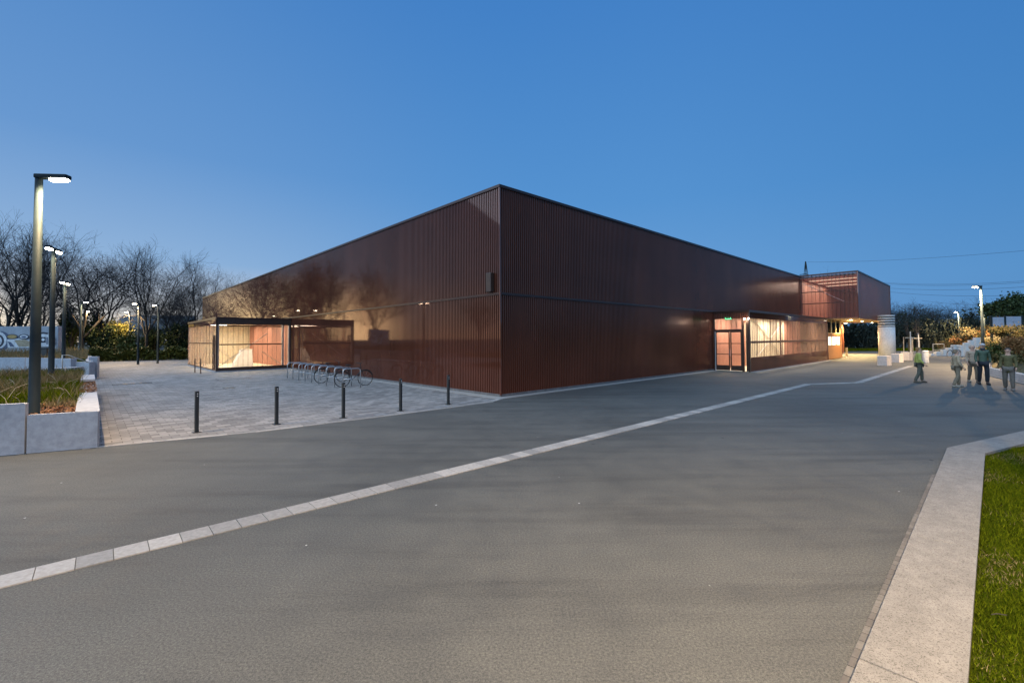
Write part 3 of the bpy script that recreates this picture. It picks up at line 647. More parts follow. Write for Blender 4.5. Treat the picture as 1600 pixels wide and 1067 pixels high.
# ================================================================== raised beds on the left
pa, pb = gz(39, 708), gz(152, 698.5); fd = (pb-pa).normalized(); fn = Vector((-fd.y, fd.x, 0)); sdv = eY
ang = math.atan2(fd.y, fd.x)
CG = 'concrete blocks of the raised beds'
def block(name, label, poly, z0, z1, m=None, group=CG, cat='concrete block', bev=.012):
    c = sum((Vector((p[0], p[1], 0)) for p in poly), Vector())/len(poly)
    g = MB(); k_ = [(p[0]-c.x, p[1]-c.y) for p in poly]; ins = []
    for p in k_:
        v_ = Vector((p[0], p[1], 0)); ins.append((p[0]-v_.normalized().x*bev, p[1]-v_.normalized().y*bev))
    n = len(poly); kk = len(g.v)
    g.v += [(p[0], p[1], z0) for p in k_]+[(p[0], p[1], z1-bev) for p in k_]+[(p[0], p[1], z1) for p in ins]
    for q in (0, 1):
        for i in range(n): g.f.append((q*n+i, q*n+(i+1) % n, q*n+n+(i+1) % n, q*n+n+i)); g.mi.append(0)
    g.f.append(tuple(2*n+i for i in range(n))); g.f.append(tuple(n-1-i for i in range(n))); g.mi += [0, 0]
    o = g.build(name, m or M['conc'], loc=(c.x, c.y, 0)); return tag(o, label, cat, group)
def xy(*ps): return [(p.x, p.y) for p in ps]
H1, H2, TK, TS = .94, .715, .10, .36
p1 = pa+fd*.018
block('retaining_block', 'grey concrete block at the far left edge, tallest of the front beds', xy(pa-fd*2.6, pa-fd*.012, pa-fd*.012+fn*.12, pa-fd*2.6+fn*.12), -.1, H1)
block('retaining_block', 'wide grey concrete block forming the near front of the raised bed', xy(p1, pb, pb+fn*TK, p1+fn*TK), -.1, H2)
sd0 = pb+fn*TK; sw = -fd
ds = eY*1.0
def side_block(s0, s1, z1, label, wdt=TS):
    a = sd0+ds*s0; b_ = sd0+ds*s1
    block('retaining_block', label, xy(a, b_, b_-eX*wdt, a-eX*wdt), -.1, z1)
side_block(.012, 4.6, H2, 'long pale-topped concrete block along the right side of the raised bed')
side_block(4.62, 7.9, H2, 'second pale-topped concrete block farther along the right side of the raised bed')
side_block(8.8, 11.6, H2+.10, 'third side block of the raised bed with leaves lying against it')
# inner soil
so = MB(); a = p1+fn*TK; q0 = sd0-eX*TS
so.face([(v.x, v.y, .62) for v in (pa-fd*2.6+fn*.12, pa+fn*.12)]+[(q0.x, q0.y, .62)]+[(lambda v: (v.x, v.y, .70))(q0+ds*17.0)]+[(lambda v: (v.x, v.y, .72))(q0+ds*17-fd*22)]+[(-22, 10, .7)])
so = so.build('planter_soil', M['soil']); tag(so, kind='structure')
# rear terrace
def tw(px0, px1, py, z, th, lab, Y0=None):
    a = gz(px0, py, z); b_ = gz(px1, py, z)
    a.z = b_.z = 0; d = (b_-a).normalized(); n_ = Vector((-d.y, d.x, 0))
    block('terrace_wall', lab, xy(a, b_, b_+n_*th, a+n_*th), 0, z, cat='concrete wall', group='terrace walls behind the raised bed')
tw(-60, 39, 558.3, 1.18, .3, 'pale concrete terrace wall at the far left edge behind the raised bed')
tw(40, 77, 559.0, 1.18, .3, 'pale concrete terrace wall between the two nearest lamp poles')
tw(82, 110.5, 559.8, 1.18, .3, 'grey concrete terrace wall behind the foot of the handrail')
tw(111.5, 139.5, 565.3, .98, .3, 'lower grey concrete terrace wall beneath the sloping handrail')
a = gz(139.0, 557, 1.22); bA = Vector((a.x, a.y, 0)); 
block('retaining_block', 'upright pale concrete block at the bottom end of the handrail', xy(bA, bA+Vector((.34, .16, 0)), bA+Vector((.0, .66, 0)), bA+Vector((-.34, .5, 0))), 0, 1.22)
st_a, st_b = gz(60, 577, .75), gz(112, 575, .75)
block('stone_step', 'pale flat concrete step below the terrace wall', xy(st_a, st_b, st_b+Vector((-.5, 1.2, 0)), st_a+Vector((-.5, 1.2, 0))), .5, .78, cat='step', group=None)
st_a, st_b = gz(-30, 590, .72), gz(34, 577, .72)
block('stone_step', 'long pale kerb running into the raised bed at the far left', xy(st_a, st_b, st_b+Vector((-.2, .5, 0)), st_a+Vector((-.2, .5, 0))), .5, .76, cat='step', group=None)
te = MB(); a = gz(-120, 556.0, 1.12); b_ = gz(139, 565.3, .98); e0 = Vector((b_.x-.1, b_.y+.35, 0)); e1 = e0+eY*13; te.face([(a.x, a.y+.35, 1.10), (e0.x, e0.y, .95), (e1.x, e1.y, .98), (e1.x-30, e1.y+8, 1.1)])
block('terrace_wall', 'long low concrete wall running back from the foot of the handrail', xy(e0+eY*.7, e1, e1-eX*.3, e0+eY*.7-eX*.3), 0, .99, cat='concrete wall', group='terrace walls behind the raised bed'); tag(te.build('terrace_ground', M['lawn']), kind='structure')
hr = empty('handrail', gz(97.5, 580, .7), 0, 'thin pale metal handrail sloping down beside the terrace walls', 'handrail')
o3 = hr.location.copy(); Yh = o3.y
P = [atY(97.5, 580, Yh), atY(97.5, 554.5, Yh), atY(106.5, 554.5, Yh), atY(138, 565.5, Yh+.8)]
MB().tube([p-o3 for p in P], .022, 8).build('rail', M['pale_steel'], hr, True)
q = atY(101.5, 600, Yh-1.5); MB().tube([Vector((q.x, q.y, .62))-o3, Vector((q.x, q.y, 1.0))-o3], .018, 8).build('post', M['pale_steel'], hr)
# graffiti wall
GY = 34.0
ga, gb = atY(-40, 510, GY), atY(91, 510, GY)
gw = empty('graffiti_wall', (0, GY, 0), 0, 'grey concrete wall sprayed with white, tan and black graffiti', 'graffiti wall')
MB().box((ga.x, 0, .5), (gb.x, .3, ga.z), bev=.02).build('wall', M['conc'], gw)
def gp(px, py): q_ = atY(px, py, GY); return (q_.x, q_.z)
gcol = dict(w=mat('white_spray_paint', (.62, .63, .64), .7), k=mat('black_spray_paint', (.03, .035, .05), .7), t=mat('tan_spray_paint', (.36, .29, .19), .7), b=mat('blue_grey_spray_paint', (.08, .10, .16), .7), g=mat('ochre_spray_paint', (.42, .28, .10), .7))
layer = [0]
def blob(pts, c, hole=False):
    layer[0] += 1; y0 = -.004*layer[0]
    g = MB(); q_ = [gp(*p) for p in pts]; g.face([(x, y0, z) for x, z in q_]); g.build('painted_shape', gcol[c], gw)
def oval(cx, cy, rx, ry, c, n=18, rot=0): blob([(cx+rx*math.cos(a)*math.cos(rot)-ry*math.sin(a)*math.sin(rot), cy+rx*math.cos(a)*math.sin(rot)+ry*math.sin(a)*math.cos(rot)) for a in [2*math.pi*i/n for i in range(n)]], c)
oval(-22, 532, 17, 15, 'b'); oval(-22, 532, 12, 10, 'w'); oval(-22, 534, 8, 6, 't')
oval(2, 532, 15, 15, 'b'); oval(-1, 531, 12, 13, 'w'); oval(-2, 532, 9, 10, 'k'); oval(-3, 532, 6.5, 7.5, 'w'); oval(-3, 534, 4, 5, 'k')
blob([(12, 530), (24, 528), (46, 531), (60, 527), (62, 541), (40, 543), (13, 543)], 'w'); blob([(23, 531), (40, 530), (48, 533), (50, 541), (30, 541)], 't'); blob([(13, 533), (18, 534), (24, 541), (17, 541)], 'b')
oval(20, 525.5, 9, 4, 'k'); oval(20, 525.5, 7.5, 2.8, 'g'); oval(38.5, 525.5, 8, 4, 'k'); oval(38.5, 525.5, 6.5, 2.8, 'w'); oval(38.5, 526, 4, 1.6, 'b')
blob([(60, 521), (77, 520), (78, 541), (61, 541)], 'w'); blob([(60, 520), (69, 518), (77, 519.5), (76, 522), (68, 521), (61, 523)], 'k'); blob([(65, 526), (73, 526), (73, 535), (66, 535)], 'k'); oval(69, 530, 2.6, 2.2, 'w'); blob([(62, 529), (64, 528), (64, 538), (62, 537)], 'b'); blob([(74.5, 527), (76.5, 526), (76, 538), (74.5, 537)], 'b')
blob([(79, 528), (88, 526), (87, 531), (81, 532)], 'b'); blob([(80, 533), (88, 532), (88, 537), (82, 538)], 'w')
bb_ = gz(72.5, 559, 1.0); p = empty('litter_bin', atY(72.5, 560, 27.5), 0, 'dark narrow bin in front of the graffiti wall', 'bin'); p.location.z = 1.05
MB().box((-.22, -.2, 0), (.22, .2, .62), bev=.02).build('body', M['bollard'], p); MB().box((-.24, -.22, .62), (.24, .22, .68), bev=.02).build('lid', M['lamp_paint'], p)
# white sign on a post
p = empty('sign', gz(165.5, 559), R(-10), 'small pale notice board on a thin post before the hedge', 'sign')
sz = HC+(526-513)*p.location.y/F; MB().tube([(0, 0, 0), (0, 0, sz)], .035, 8).build('post', M['galv'], p)
sb = MB().box((-.36, -.07, sz-1.15), (.36, -.036, sz+.05), bev=.01).build('board', mat('pale_sign_face', (.50, .55, .68), .5), p)
k = MB()
for i in range(4): k.box((-.26, -.076, sz-.2-.2*i), (.26-.1*(i % 2), -.071, sz-.15-.2*i))
k.build('printed_lines', mat('grey_print', (.25, .27, .33), .6), sb)

# ================================================================== right: low slab edging, lawn
o_ = [gz(1270, 1180, .065), gz(1416, 853, .065), gz(1480, 699, .065), gz(1700, 650.5, .065)]
i_ = [gz(1490, 1180, .065), gz(1529.5, 853, .065), gz(1540, 708, .065), gz(1700, 667, .065)]
c0, c1 = gz(1480, 699, .065), gz(1540, 708, .065)
d1 = (gz(1416, 853, .065)-gz(1480, 699, .065)).normalized(); d2 = (gz(1600, 672.4, .065)-c0).normalized()
c1 = c0+d1*.52+Vector((-d1.y, d1.x, 0))*.48
def slab(s0, s1, lab, arm):
    d = d1 if arm == 0 else d2; nn = Vector((-d1.y, d1.x, 0)) if arm == 0 else Vector((d2.y, -d2.x, 0))
    a, b_ = c0+d*s0, c0+d*s1
    A = a if s0 > 0 else c0
    ia, ib = a+nn*.475, b_+nn*.475
    if s0 == 0: ia = inner
    pts = [A, b_, ib, ia]
    if arm == 0: pts = pts
    else: pts = [ia, ib, b_, A]
    if arm == 0: pts = [ia, ib, b_, A][::-1] if False else [A, ia, ib, b_][::-1]
    g = xy(*pts)
    ar = sum(g[i][0]*g[(i+1) % 4][1]-g[(i+1) % 4][0]*g[i][1] for i in range(4))
    block('edging_slab', lab, g if ar > 0 else g[::-1], -.1, .07, M['slab'], 'pale slabs edging the lawn', 'edging slab')
# inner corner where both arms meet
n1 = Vector((-d1.y, d1.x, 0)); n2 = Vector((d2.y, -d2.x, 0))
if n1.dot(gz(1540, 708)-c0) < 0: n1 = -n1
A1_, A2_ = c0+n1*.475, c0+n2*.475
den = d1.x*d2.y-d1.y*d2.x; tt = ((A2_-A1_).x*d2.y-(A2_-A1_).y*d2.x)/den; inner = A1_+d1*tt
jx = (gz(1337, 1026, .065)-c0).dot(d1)
def strip_poly(d, n_, s0, s1, start=None):
    a, b_ = c0+d*s0, c0+d*s1; ia, ib = (start or a+n_*.475), b_+n_*.475
    if start is not None: a = c0
    g = xy(a, b_, ib, ia); ar = sum(g[i][0]*g[(i+1) % 4][1]-g[(i+1) % 4][0]*g[i][1] for i in range(4))
    return g if ar > 0 else g[::-1]
SG = 'pale slabs edging the lawn'
jm = (gz(1421, 834, .065)-c0).dot(d1)
block('edging_slab', 'pale concrete slab at the corner of the lawn edging', strip_poly(d1, n1, 0, jm-.007, inner), -.1, .07, M['slab'], SG, 'edging slab', .003)
block('edging_slab', 'long pale speckled slab between the lawn and the asphalt', strip_poly(d1, n1, jm+.007, jx-.007), -.1, .07, M['slab'], SG, 'edging slab', .003)
block('edging_slab', 'pale speckled slab at the bottom edge, nearest the viewer', strip_poly(d1, n1, jx+.007, jx+2.6), -.1, .07, M['slab'], SG, 'edging slab', .003)
block('edging_slab', 'pale slab running from the lawn corner to the right edge', strip_poly(d2, n2, .0, 5.5, inner), -.1, .069, M['slab'], SG, 'edging slab', .003)
jn = MB()
for s_ in (jm, jx): jn.prism([(lambda q: (q.x, q.y))(c0+d1*(s_+u_)+n1*v_) for u_, v_ in ((-.012, .012), (-.012, .463), (.012, .463), (.012, .012))][::-1], 0, .052)
tag(jn.build('paving_joint', M['bollard']), kind='structure')
k = MB(); a = c0+d1*1.4-n1*.0; 
nst = 52
for i in range(nst):
    s0 = 2.1+i*.115; a = c0+d1*s0; b_ = c0+d1*(s0+.108); po = xy(a-n1*.058, b_-n1*.058, b_-n1*.002, a-n1*.002)
    ar = sum(po[j][0]*po[(j+1) % 4][1]-po[(j+1) % 4][0]*po[j][1] for j in range(4))
    k.prism(po if ar > 0 else po[::-1], -.04, .018)
tag(k.build('cobble_edge', M['sett']), kind='structure')
lw_ = MB(); far_ = c0+d2*9+n2*.47; lw_.face([(v.x, v.y, 0) for v in (inner, A1_+d1*14, A1_+d1*14+Vector((14, 4, 0)), far_+Vector((6, 0, 0)), far_)]); 
lo = lw_.build('lawn', M['lawn'], loc=(0, 0, .02)); tag(lo, kind='structure')
rng = random.Random(5)
gr = MB()
for i in range(130000):
    u_ = rng.random()**1.25*9.2-1.2; p_ = inner+d1*u_+n1*(rng.random()*(1.1+max(0, 8-u_)*.30))+n1*.008
    if (p_-A2_).dot(n2) < .008 or (p_-A1_).dot(n1) < .0: continue
    pt = math.sin(p_.x*3.1+p_.y*1.7)+math.sin(p_.y*4.3-p_.x*2.2)*.7+rng.gauss(0, .5)
    if pt > 1.55 and rng.random() < .8: continue
    h_ = rng.uniform(.018, .052)*(1.25 if pt < -.6 else .85); an = rng.random()*6.283; wd = rng.uniform(.0022, .0045); le = rng.uniform(.005, .05)
    dx, dy = math.cos(an)*wd, math.sin(an)*wd; a2_ = rng.random()*6.283; lx, ly = math.cos(a2_)*le, math.sin(a2_)*le
    gr.face([(p_.x-dx, p_.y-dy, .018), (p_.x+dx, p_.y+dy, .018), (p_.x+lx, p_.y+ly, .02+h_)], 1 if (pt > 1.0 and rng.random() < .4) else 0)
tag(gr.build('grass', [M['grass'], M['dry']]), 'short patchy green grass growing behind the slab edging', 'grass', kind='stuff')
tw_ = MB(); a = gz(1558, 962, .05); tw_.tube([a-Vector((.05, .01, 0)), a, a+Vector((.05, -.02, .0))], .0035, 5); tag(tw_.build('dry_stick', M['bark'], loc=(0, 0, .02)), 'small dry stick lying on the lawn', 'stick')

# ================================================================== right: stools, column, bin
CU = 'concrete cube stools by the entrance'
for px, py, w_, l in ((1382, 571, .58, 'grey concrete cube stool nearest the asphalt line'), (1402, 566, .58, 'middle concrete cube stool of the three by the column'), (1417, 562.5, .58, 'farthest concrete cube stool of the three by the column')):
    p = gz(px, py); o = MB().box((-w_/2, -w_/2, 0), (w_/2, w_/2, .70), bev=.02).build('concrete_stool', M['seat'], loc=(p.x, p.y, 0), rot=BR-R(20)); tag(o, l, 'concrete stool', CU)
CYY = 44.0; cp = atY(1385.5, 530, CYY); cr = 10.6*CYY/F
co = empty('ventilation_column', (cp.x, cp.y, 0), 0, 'thick round pale column with dark louvre rings at its top', 'column')
zt = atY(1392, 492, CYY).z
MB().lathe([(cr, 0), (cr, zt-1.15)], 40).build('shaft', M['white_conc'], co, True)
k = MB()
k.lathe([(cr*.86, zt-1.15), (cr*.86, zt-.05)], 40); k.build('louvre_core', M['black'], co, True)
for i in range(5): MB().lathe([(cr, zt-1.10+i*.24), (cr, zt-.97+i*.24)], 40).build('louvre_ring', M['white_conc'], co, True)
p = empty('litter_bin', gz(1446.5, 567), 0, 'white cylindrical litter bin beside the person in the yellow-green top', 'bin')
MB().lathe([(.19, 0), (.20, .04), (.20, .82), (.185, .86)], 20).build('body', mat('light_grey_paint', (.34, .35, .37), .5), p, True); MB().lathe([(.21, .86), (.21, .91), (.15, .96)], 20).build('lid', M['pale_steel'], p, True)
# ================================================================== trees
def branch(mb, rng, p, d, L, r, lvl, mx, P):
    """one limb: a bent tapering tube, side shoots along it and a fork at its end"""
    n = 4 if lvl < 2 else 3; pts = [p]; rad = [r]; q = p.copy(); dd = d.copy(); re = r*P['taper']
    shoots = []
    for i in range(n):
        dd = (dd+Vector((rng.gauss(0, 1), rng.gauss(0, 1), rng.gauss(0, .7)))*P['wig']*(.35 if lvl == 0 else 1+.2*lvl)+Vector((0, 0, P['up']*(1 if lvl < 4 else .3)))).normalized()
        q = q+dd*(L/n); pts.append(q.copy()); rad.append(r+(re-r)*(i+1)/n)
        if lvl >= P['side0'] and i < n-1 and rng.random() < P['side']: shoots.append((q.copy(), dd.copy(), rad[-1]))
    mb[0 if lvl < P['trunk_lvl'] else 1].tube(pts, rad, 8 if lvl == 0 else 5 if lvl < 3 else 3, cap=False)
    if lvl >= mx or re < .003: return
    def kid(pp, d0, r0, a, sc_):
        ax = d0.orthogonal().normalized(); ax.rotate(Matrix.Rotation(rng.random()*6.283, 3, d0))
        nd = d0.copy(); nd.rotate(Matrix.Rotation(a, 3, ax)); branch(mb, rng, pp, nd, L*sc_*rng.uniform(.8, 1.15), max(r0, P['rmin']), lvl+1, mx, P)
    for pp, d0, r0 in shoots: kid(pp, d0, r0*.5, R(rng.uniform(35, 65)), P['ls']*.9)
    if lvl == 0:
        ph = rng.random()*6.28
        for i in range(5):
            ax = Vector((math.cos(ph+i*1.257), math.sin(ph+i*1.257), 0)); nd = Vector((0, 0, 1)); nd.rotate(Matrix.Rotation(R(rng.uniform(14, 38) if i else 6), 3, ax))
            branch(mb, rng, q if i < 3 else pts[-2], nd, L*rng.uniform(.85, 1.15), re*(.85 if i == 0 else .62), 1, mx, P)
        return
    k = P['fork'] if rng.random() < .75 else P['fork']-1
    for i in range(max(2, k)): kid(q, dd, re*(.9 if i == 0 else .68), R(rng.uniform(8, 22) if i == 0 else rng.uniform(22, P['spread'])), P['ls'])
def bare_tree_mesh(seed, h, P, mx=6, stems=1):
    rng = random.Random(seed); a, b_ = MB(), MB()
    for s_ in range(stems):
        d = Vector((rng.gauss(0, .03)+(.16*(s_-(stems-1)/2)), rng.gauss(0, .03), 1)).normalized()
        branch((a, b_), rng, Vector((.35*(s_-(stems-1)/2), 0, -.1)), d, h*P['tl'], h*P['tr'], 0, mx, P)
    return a, b_
VASE = dict(taper=.72, wig=.055, up=.06, side0=1, side=.42, fork=3, spread=42, ls=.76, trunk_lvl=2, tl=.24, tr=.019, rmin=.0062)
ROUND = dict(taper=.7, wig=.09, up=.03, side0=1, side=.42, fork=3, spread=52, ls=.76, trunk_lvl=2, tl=.22, tr=.017, rmin=.0062)
TALL = dict(taper=.78, wig=.06, up=.08, side0=1, side=.6, fork=2, spread=40, ls=.78, trunk_lvl=3, tl=.27, tr=.016, rmin=.0062)
KINDS = {}
def tree_kind(key, seed, h, P, mx, stems):
    r = empty('bare_tree', (0, 0, 0)); a, b_ = bare_tree_mesh(seed, h, P, mx, stems)
    zs = max(v[2] for v in b_.v); xs = sorted(v[0] for v in b_.v); KINDS[key] = (r, zs, (xs[int(len(xs)*.98)]-xs[int(len(xs)*.02)]))
    a.build('trunk', M['bark'], r, True); b_.build('crown', M['twig'], r)
tree_kind('vase', 3, 15, VASE, 6, 1); tree_kind('twin', 12, 15, VASE, 6, 2); tree_kind('round', 7, 14, ROUND, 6, 1); tree_kind('tall', 21, 15, TALL, 7, 1); tree_kind('lean', 33, 14, TALL, 7, 2)
DENSE = dict(ROUND, side=.55, up=.05, tl=.2, spread=46); tree_kind('dense', 5, 12, DENSE, 6, 2)
used = set()
def bare_tree(key, px, top, Y, label, rz=0, group='bare trees behind the square', wid=None, pos=None, hgt=None):
    src, zs, ws = KINDS[key]
    if key in used: r = dup(src)
    else: r = src; used.add(key)
    if pos is None:
        p = atY(px, 556, Y); p.z = -.1; hgt = atY(px, top, Y).z
    else: p = Vector((pos[0], pos[1], -.1))
    k_ = hgt/zs; kw = k_ if wid is None else wid*Y/F/ws
    r.location = p; r.rotation_euler = (0, 0, rz); r.scale = (kw, kw, k_); tag(r, label, 'tree', group)
bare_tree('twin', 20, 326, 50, 'tall bare tree at the far left edge behind the graffiti wall', .3, wid=150)
bare_tree('vase', 66, 352, 52, 'bare spreading tree behind the first two lamp poles', 1.9, wid=110)
bare_tree('round', 128, 348, 50, 'broad bare tree standing above the pair of small lamps', 2.6, wid=150)
bare_tree('vase', 160, 372, 56, 'bare tree with wide arching branches right of the small lamp pair', 4.0, wid=130)
bare_tree('tall', 228, 360, 52, 'tall bare tree with a forked trunk beside the bright far lamps', .8, wid=120)
bare_tree('lean', 268, 424, 62, 'smaller bare tree with thin upright stems left of the lit annex', .2, wid=80)
bare_tree('tall', 305, 388, 66, 'bare tree with an open crown just left of the hall end', 2.2, wid=85)
bare_tree('lean', 343, 418, 74, 'bare tree rising behind the left end of the hall roof', 1.2, wid=60)
bare_tree('round', 381, 420, 78, 'bare treetop showing over the sloping left roof line', .2, wid=44)
bare_tree('dense', 1430, 456, 78, 'broad rounded bare tree right of the projecting upper storey', 1.1, wid=115)
bare_tree('vase', 1272, 414, 90, 'bare treetop showing over the roof beside the pylon', 2.1, wid=95)
bare_tree('round', 1520, 478, 96, 'distant bare tree behind the small far lamp', 3.3, wid=120)
# trees of the same row that stand beyond the left edge of the picture (the glossy facade mirrors them)
for i, (x, y, h_, key, rz) in enumerate(((-60, 43, 16, 'tall', .4), (-95, 30, 15, 'round', 2), (-72, 14, 16, 'vase', 3))):
    bare_tree(key, 0, 0, 50, ['bare spreading tree just beyond the left edge', 'bare round tree beyond the left edge', 'bare tree far beyond the left edge'][i], rz, pos=(x, y), hgt=h_)
# ------------------------------------------------------------------ leafy things
def leaf_cloud(mb, rng, c, rad, n, s0, s1, flat=.0):
    """leaf-sized faces through an uneven, clumpy volume"""
    nb = max(3, int(n/260)); cl = []
    for i in range(nb):
        u = Vector((rng.gauss(0, 1), rng.gauss(0, 1), rng.gauss(0, 1))).normalized()*(rng.random()**.45)
        cl.append((Vector((c[0]+u.x*rad[0]*.72, c[1]+u.y*rad[1]*.72, c[2]+u.z*rad[2]*.72)), rng.uniform(.22, .42)))
    for i in range(n):
        q, k_ = cl[rng.randrange(nb)]
        p = q+Vector((rng.gauss(0, .5)*rad[0]*k_, rng.gauss(0, .5)*rad[1]*k_, rng.gauss(0, .5)*rad[2]*k_))
        if p.z < .02: p.z = rng.random()*.15
        s_ = rng.uniform(s0, s1); a = Vector((rng.gauss(0, 1), rng.gauss(0, 1), rng.gauss(0, .7))).normalized(); b_ = a.orthogonal().normalized(); b_.rotate(Matrix.Rotation(rng.random()*6.28, 3, a))
        w_ = a.cross(b_)*s_*.45; l_ = b_*s_
        mb.face([p-l_*.5, p+w_, p+l_*.5, p-w_])
def stems(mb, rng, c, h, n, spread, r0):
    for i in range(n):
        a = rng.random()*6.283; d = Vector((math.cos(a)*spread*rng.random(), math.sin(a)*spread*rng.random(), 1)).normalized()
        q = Vector(c)+Vector((rng.gauss(0, .12), rng.gauss(0, .12), 0)); pts = [q]
        for s_ in range(4):
            d = (d+Vector((rng.gauss(0, .12), rng.gauss(0, .12), .05))).normalized(); q = q+d*(h/4*rng.uniform(.8, 1.1)); pts.append(q)
        mb.tube(pts, [r0, r0*.8, r0*.6, r0*.4, r0*.2], 4, cap=False)
def shrub(name, px0, px1, top, Y, n, m, label, cat='shrub', group=None, s=(.12, .26), base=0.0, dep=None, ns=10, cz=.52):
    rng = random.Random(int(px0*7+top)); a, b_ = atY(px0, top, Y), atY(px1, top, Y); cx = (a.x+b_.x)/2; w_ = (b_.x-a.x)/2; h_ = a.z-base
    r = empty(name, (cx, Y, base), 0, label, cat, group)
    st = MB(); stems(st, rng, (0, 0, 0), h_*.85, ns, .45, .03+.008*h_); st.build('stem', M['twig'], r)
    lf = MB(); leaf_cloud(lf, rng, (0, 0, h_*cz), (w_*1.15, dep or w_, h_*.52), n, *s); lf.build('foliage', m, r)
    return r
UG = 'dark undergrowth below the bare trees'
shrub('shrub', -60, 60, 492, 58, 5000, M['ever'], 'dark dense shrub behind the graffiti wall at the far left', group=UG)
shrub('shrub', 92, 130, 476, 54, 5200, M['hedge'], 'olive-green tall shrub behind the third lamp', group=UG)
shrub('shrub', 120, 170, 480, 56, 5200, M['hedge'], 'tall olive shrub filling the gap behind the small lamp pair', group=UG)
shrub('shrub', 145, 185, 500, 51, 2600, M['ever'], 'low dark shrub behind the pale sign', group=UG)
shrub('shrub', 158, 208, 492, 53, 4200, M['yellow'], 'lamp-lit yellow-green shrub behind the white sign', ns=16)
shrub('shrub', 180, 224, 520, 50, 2600, M['hedge'], 'low green shrub at the foot of the forked tree', group=UG)
shrub('shrub', 222, 262, 506, 58, 3600, M['ever'], 'dark shrub right of the forked bare tree', group=UG)
shrub('shrub', 256, 300, 500, 56, 4800, M['ever'], 'dark evergreen shrub touching the corner of the lit annex', group=UG)
shrub('shrub', 282, 322, 492, 66, 3600, M['ever'], 'dark shrub rising behind the annex roof', group=UG)
# clipped hedge along the far edge of the square
rng = random.Random(9); hA, hB = atY(140, 556, 47), atY(300, 553, 50); hl = MB()
for i in range(11000):
    u = rng.random(); p = hA.lerp(hB, u); z = (1.15+.25*math.sin(u*17)+.15*math.sin(u*41))*rng.random()**.6
    p = Vector((p.x+rng.gauss(0, .1), p.y+rng.uniform(-.5, .8), z)); s_ = rng.uniform(.06, .16); a = rng.random()*6.28
    d = Vector((math.cos(a), math.sin(a), rng.gauss(0, .6)))*s_; e_ = Vector((-math.sin(a), math.cos(a), rng.gauss(0, .6)))*s_*.5
    hl.face([p-d, p+e_, p+d, p-e_])
tag(hl.build('hedge', M['hedge']), 'low dark green hedge along the far edge of the paved square', 'hedge')
# house far behind the trees with a lit window
hs = empty('house', (atY(248, 540, 95).x, 95, 0), R(15), 'dark far house with small lit windows seen through the bare trees', 'house')
MB().box((-6, -4, 0), (6, 4, 4.6)).build('wall', mat('house_render', (.12, .11, .10), .8), hs)
k = MB(); k.v += [(-6.4, -4.4, 4.5), (6.4, -4.4, 4.5), (6.4, 4.4, 4.5), (-6.4, 4.4, 4.5), (-6.4, 0, 7.4), (6.4, 0, 7.4)]; k.f += [(0, 1, 5, 4), (3, 4, 5, 2), (0, 4, 3), (1, 2, 5), (0, 3, 2, 1)]; k.mi += [0]*5; k.build('roof', M['roof'], hs)
for x in (-3.2, .5, 3.4):
    f = MB().box((x-.55, -4.06, 2.2), (x+.55, -4.0, 3.5)).build('window', M['white'], hs); MB().box((x-.48, -4.09, 2.28), (x+.48, -4.061, 3.42)).build('pane', emis('lit_house_window', (1, .62, .28), 1.2 if x > 0 else .5), f)
# dark wood behind the entrance and the path on the right: one mass
rng = random.Random(31); wd = MB()
for i in range(150):
    px = rng.uniform(1290, 1760); Y = rng.uniform(66, 84); x = atY(px, 530, Y).x; h_ = rng.uniform(4.0, 5.6)+(1.0 if px > 1400 else 0)
    leaf_cloud(wd, rng, (x, Y, h_*.46), (2.6, 2.2, h_*.50), 330, .16, .42)
    stems(wd, rng, (x, Y, 0), h_*1.12, 9, .5, .05)
for i in range(30):
    px = rng.uniform(1150, 1310); Y = rng.uniform(88, 100); x = atY(px, 530, Y).x; h_ = rng.uniform(3, 4.5); leaf_cloud(wd, rng, (x, Y, h_*.5), (3, 2, h_*.5), 200, .2, .5)
tag(wd.build('woodland', M['wood']), 'dark mass of leafless thicket and trees behind the entrance and path', 'woodland', kind='stuff')
vg = MB(); a, b_ = atY(1290, 552, 62), atY(1440, 552, 62)
for i in range(9000):
    p = Vector((rng.uniform(a.x, b_.x+4), 62+rng.uniform(0, 5), 0)); h_ = rng.uniform(.1, .45); an = rng.random()*6.28; vg.face([(p.x-.04*math.cos(an), p.y, 0), (p.x+.04*math.cos(an), p.y, 0), (p.x+rng.gauss(0, .1), p.y, h_)])
tag(vg.build('verge_grass', M['grass']), 'strip of dark green grass at the foot of the thicket', 'grass', kind='stuff')
# ------------------------------------------------------------------ right embankment
BL = [Vector(p) for p in ((15.5, 10.2, 0), (22.3, 19.6, 0), (25.2, 23.8, 0), (36.5, 34.6, 0), (44.5, 45.5, 0), (60, 64, 0), (90, 96, 0))]
def bl(s):
    """point and right-hand normal on the foot line of the bank, s in metres"""
    for a, b_ in zip(BL[:-1], BL[1:]):
        L = (b_-a).length
        if s <= L or b_ is BL[-1]: d = (b_-a)/L; return a+d*s, Vector((d.y, -d.x, 0))
        s -= L
BKH = 4.0
def bank_pt(s, t_):
    p, n_ = bl(s); q = p+n_*t_
    z = BKH*(1-math.exp(-max(0, t_)*.20))+(.10*math.sin(s*1.3+t_)+.08*math.sin(s*2.9-t_*2))*min(1, t_*.5)
    if q.y < 47.45 and q.x > 41 and q.x < 49.9: z = 0
    return Vector((q.x, q.y, -.02+z))
bk_ = MB(); SS = [i*.8 for i in range(132)]; TT = [0, .3, .8, 1.5, 2.2, 3, 4, 5, 6, 8, 10, 14, 20]
for t_ in TT:
    for s_ in SS: bk_.v.append(tuple(bank_pt(s_, t_)))
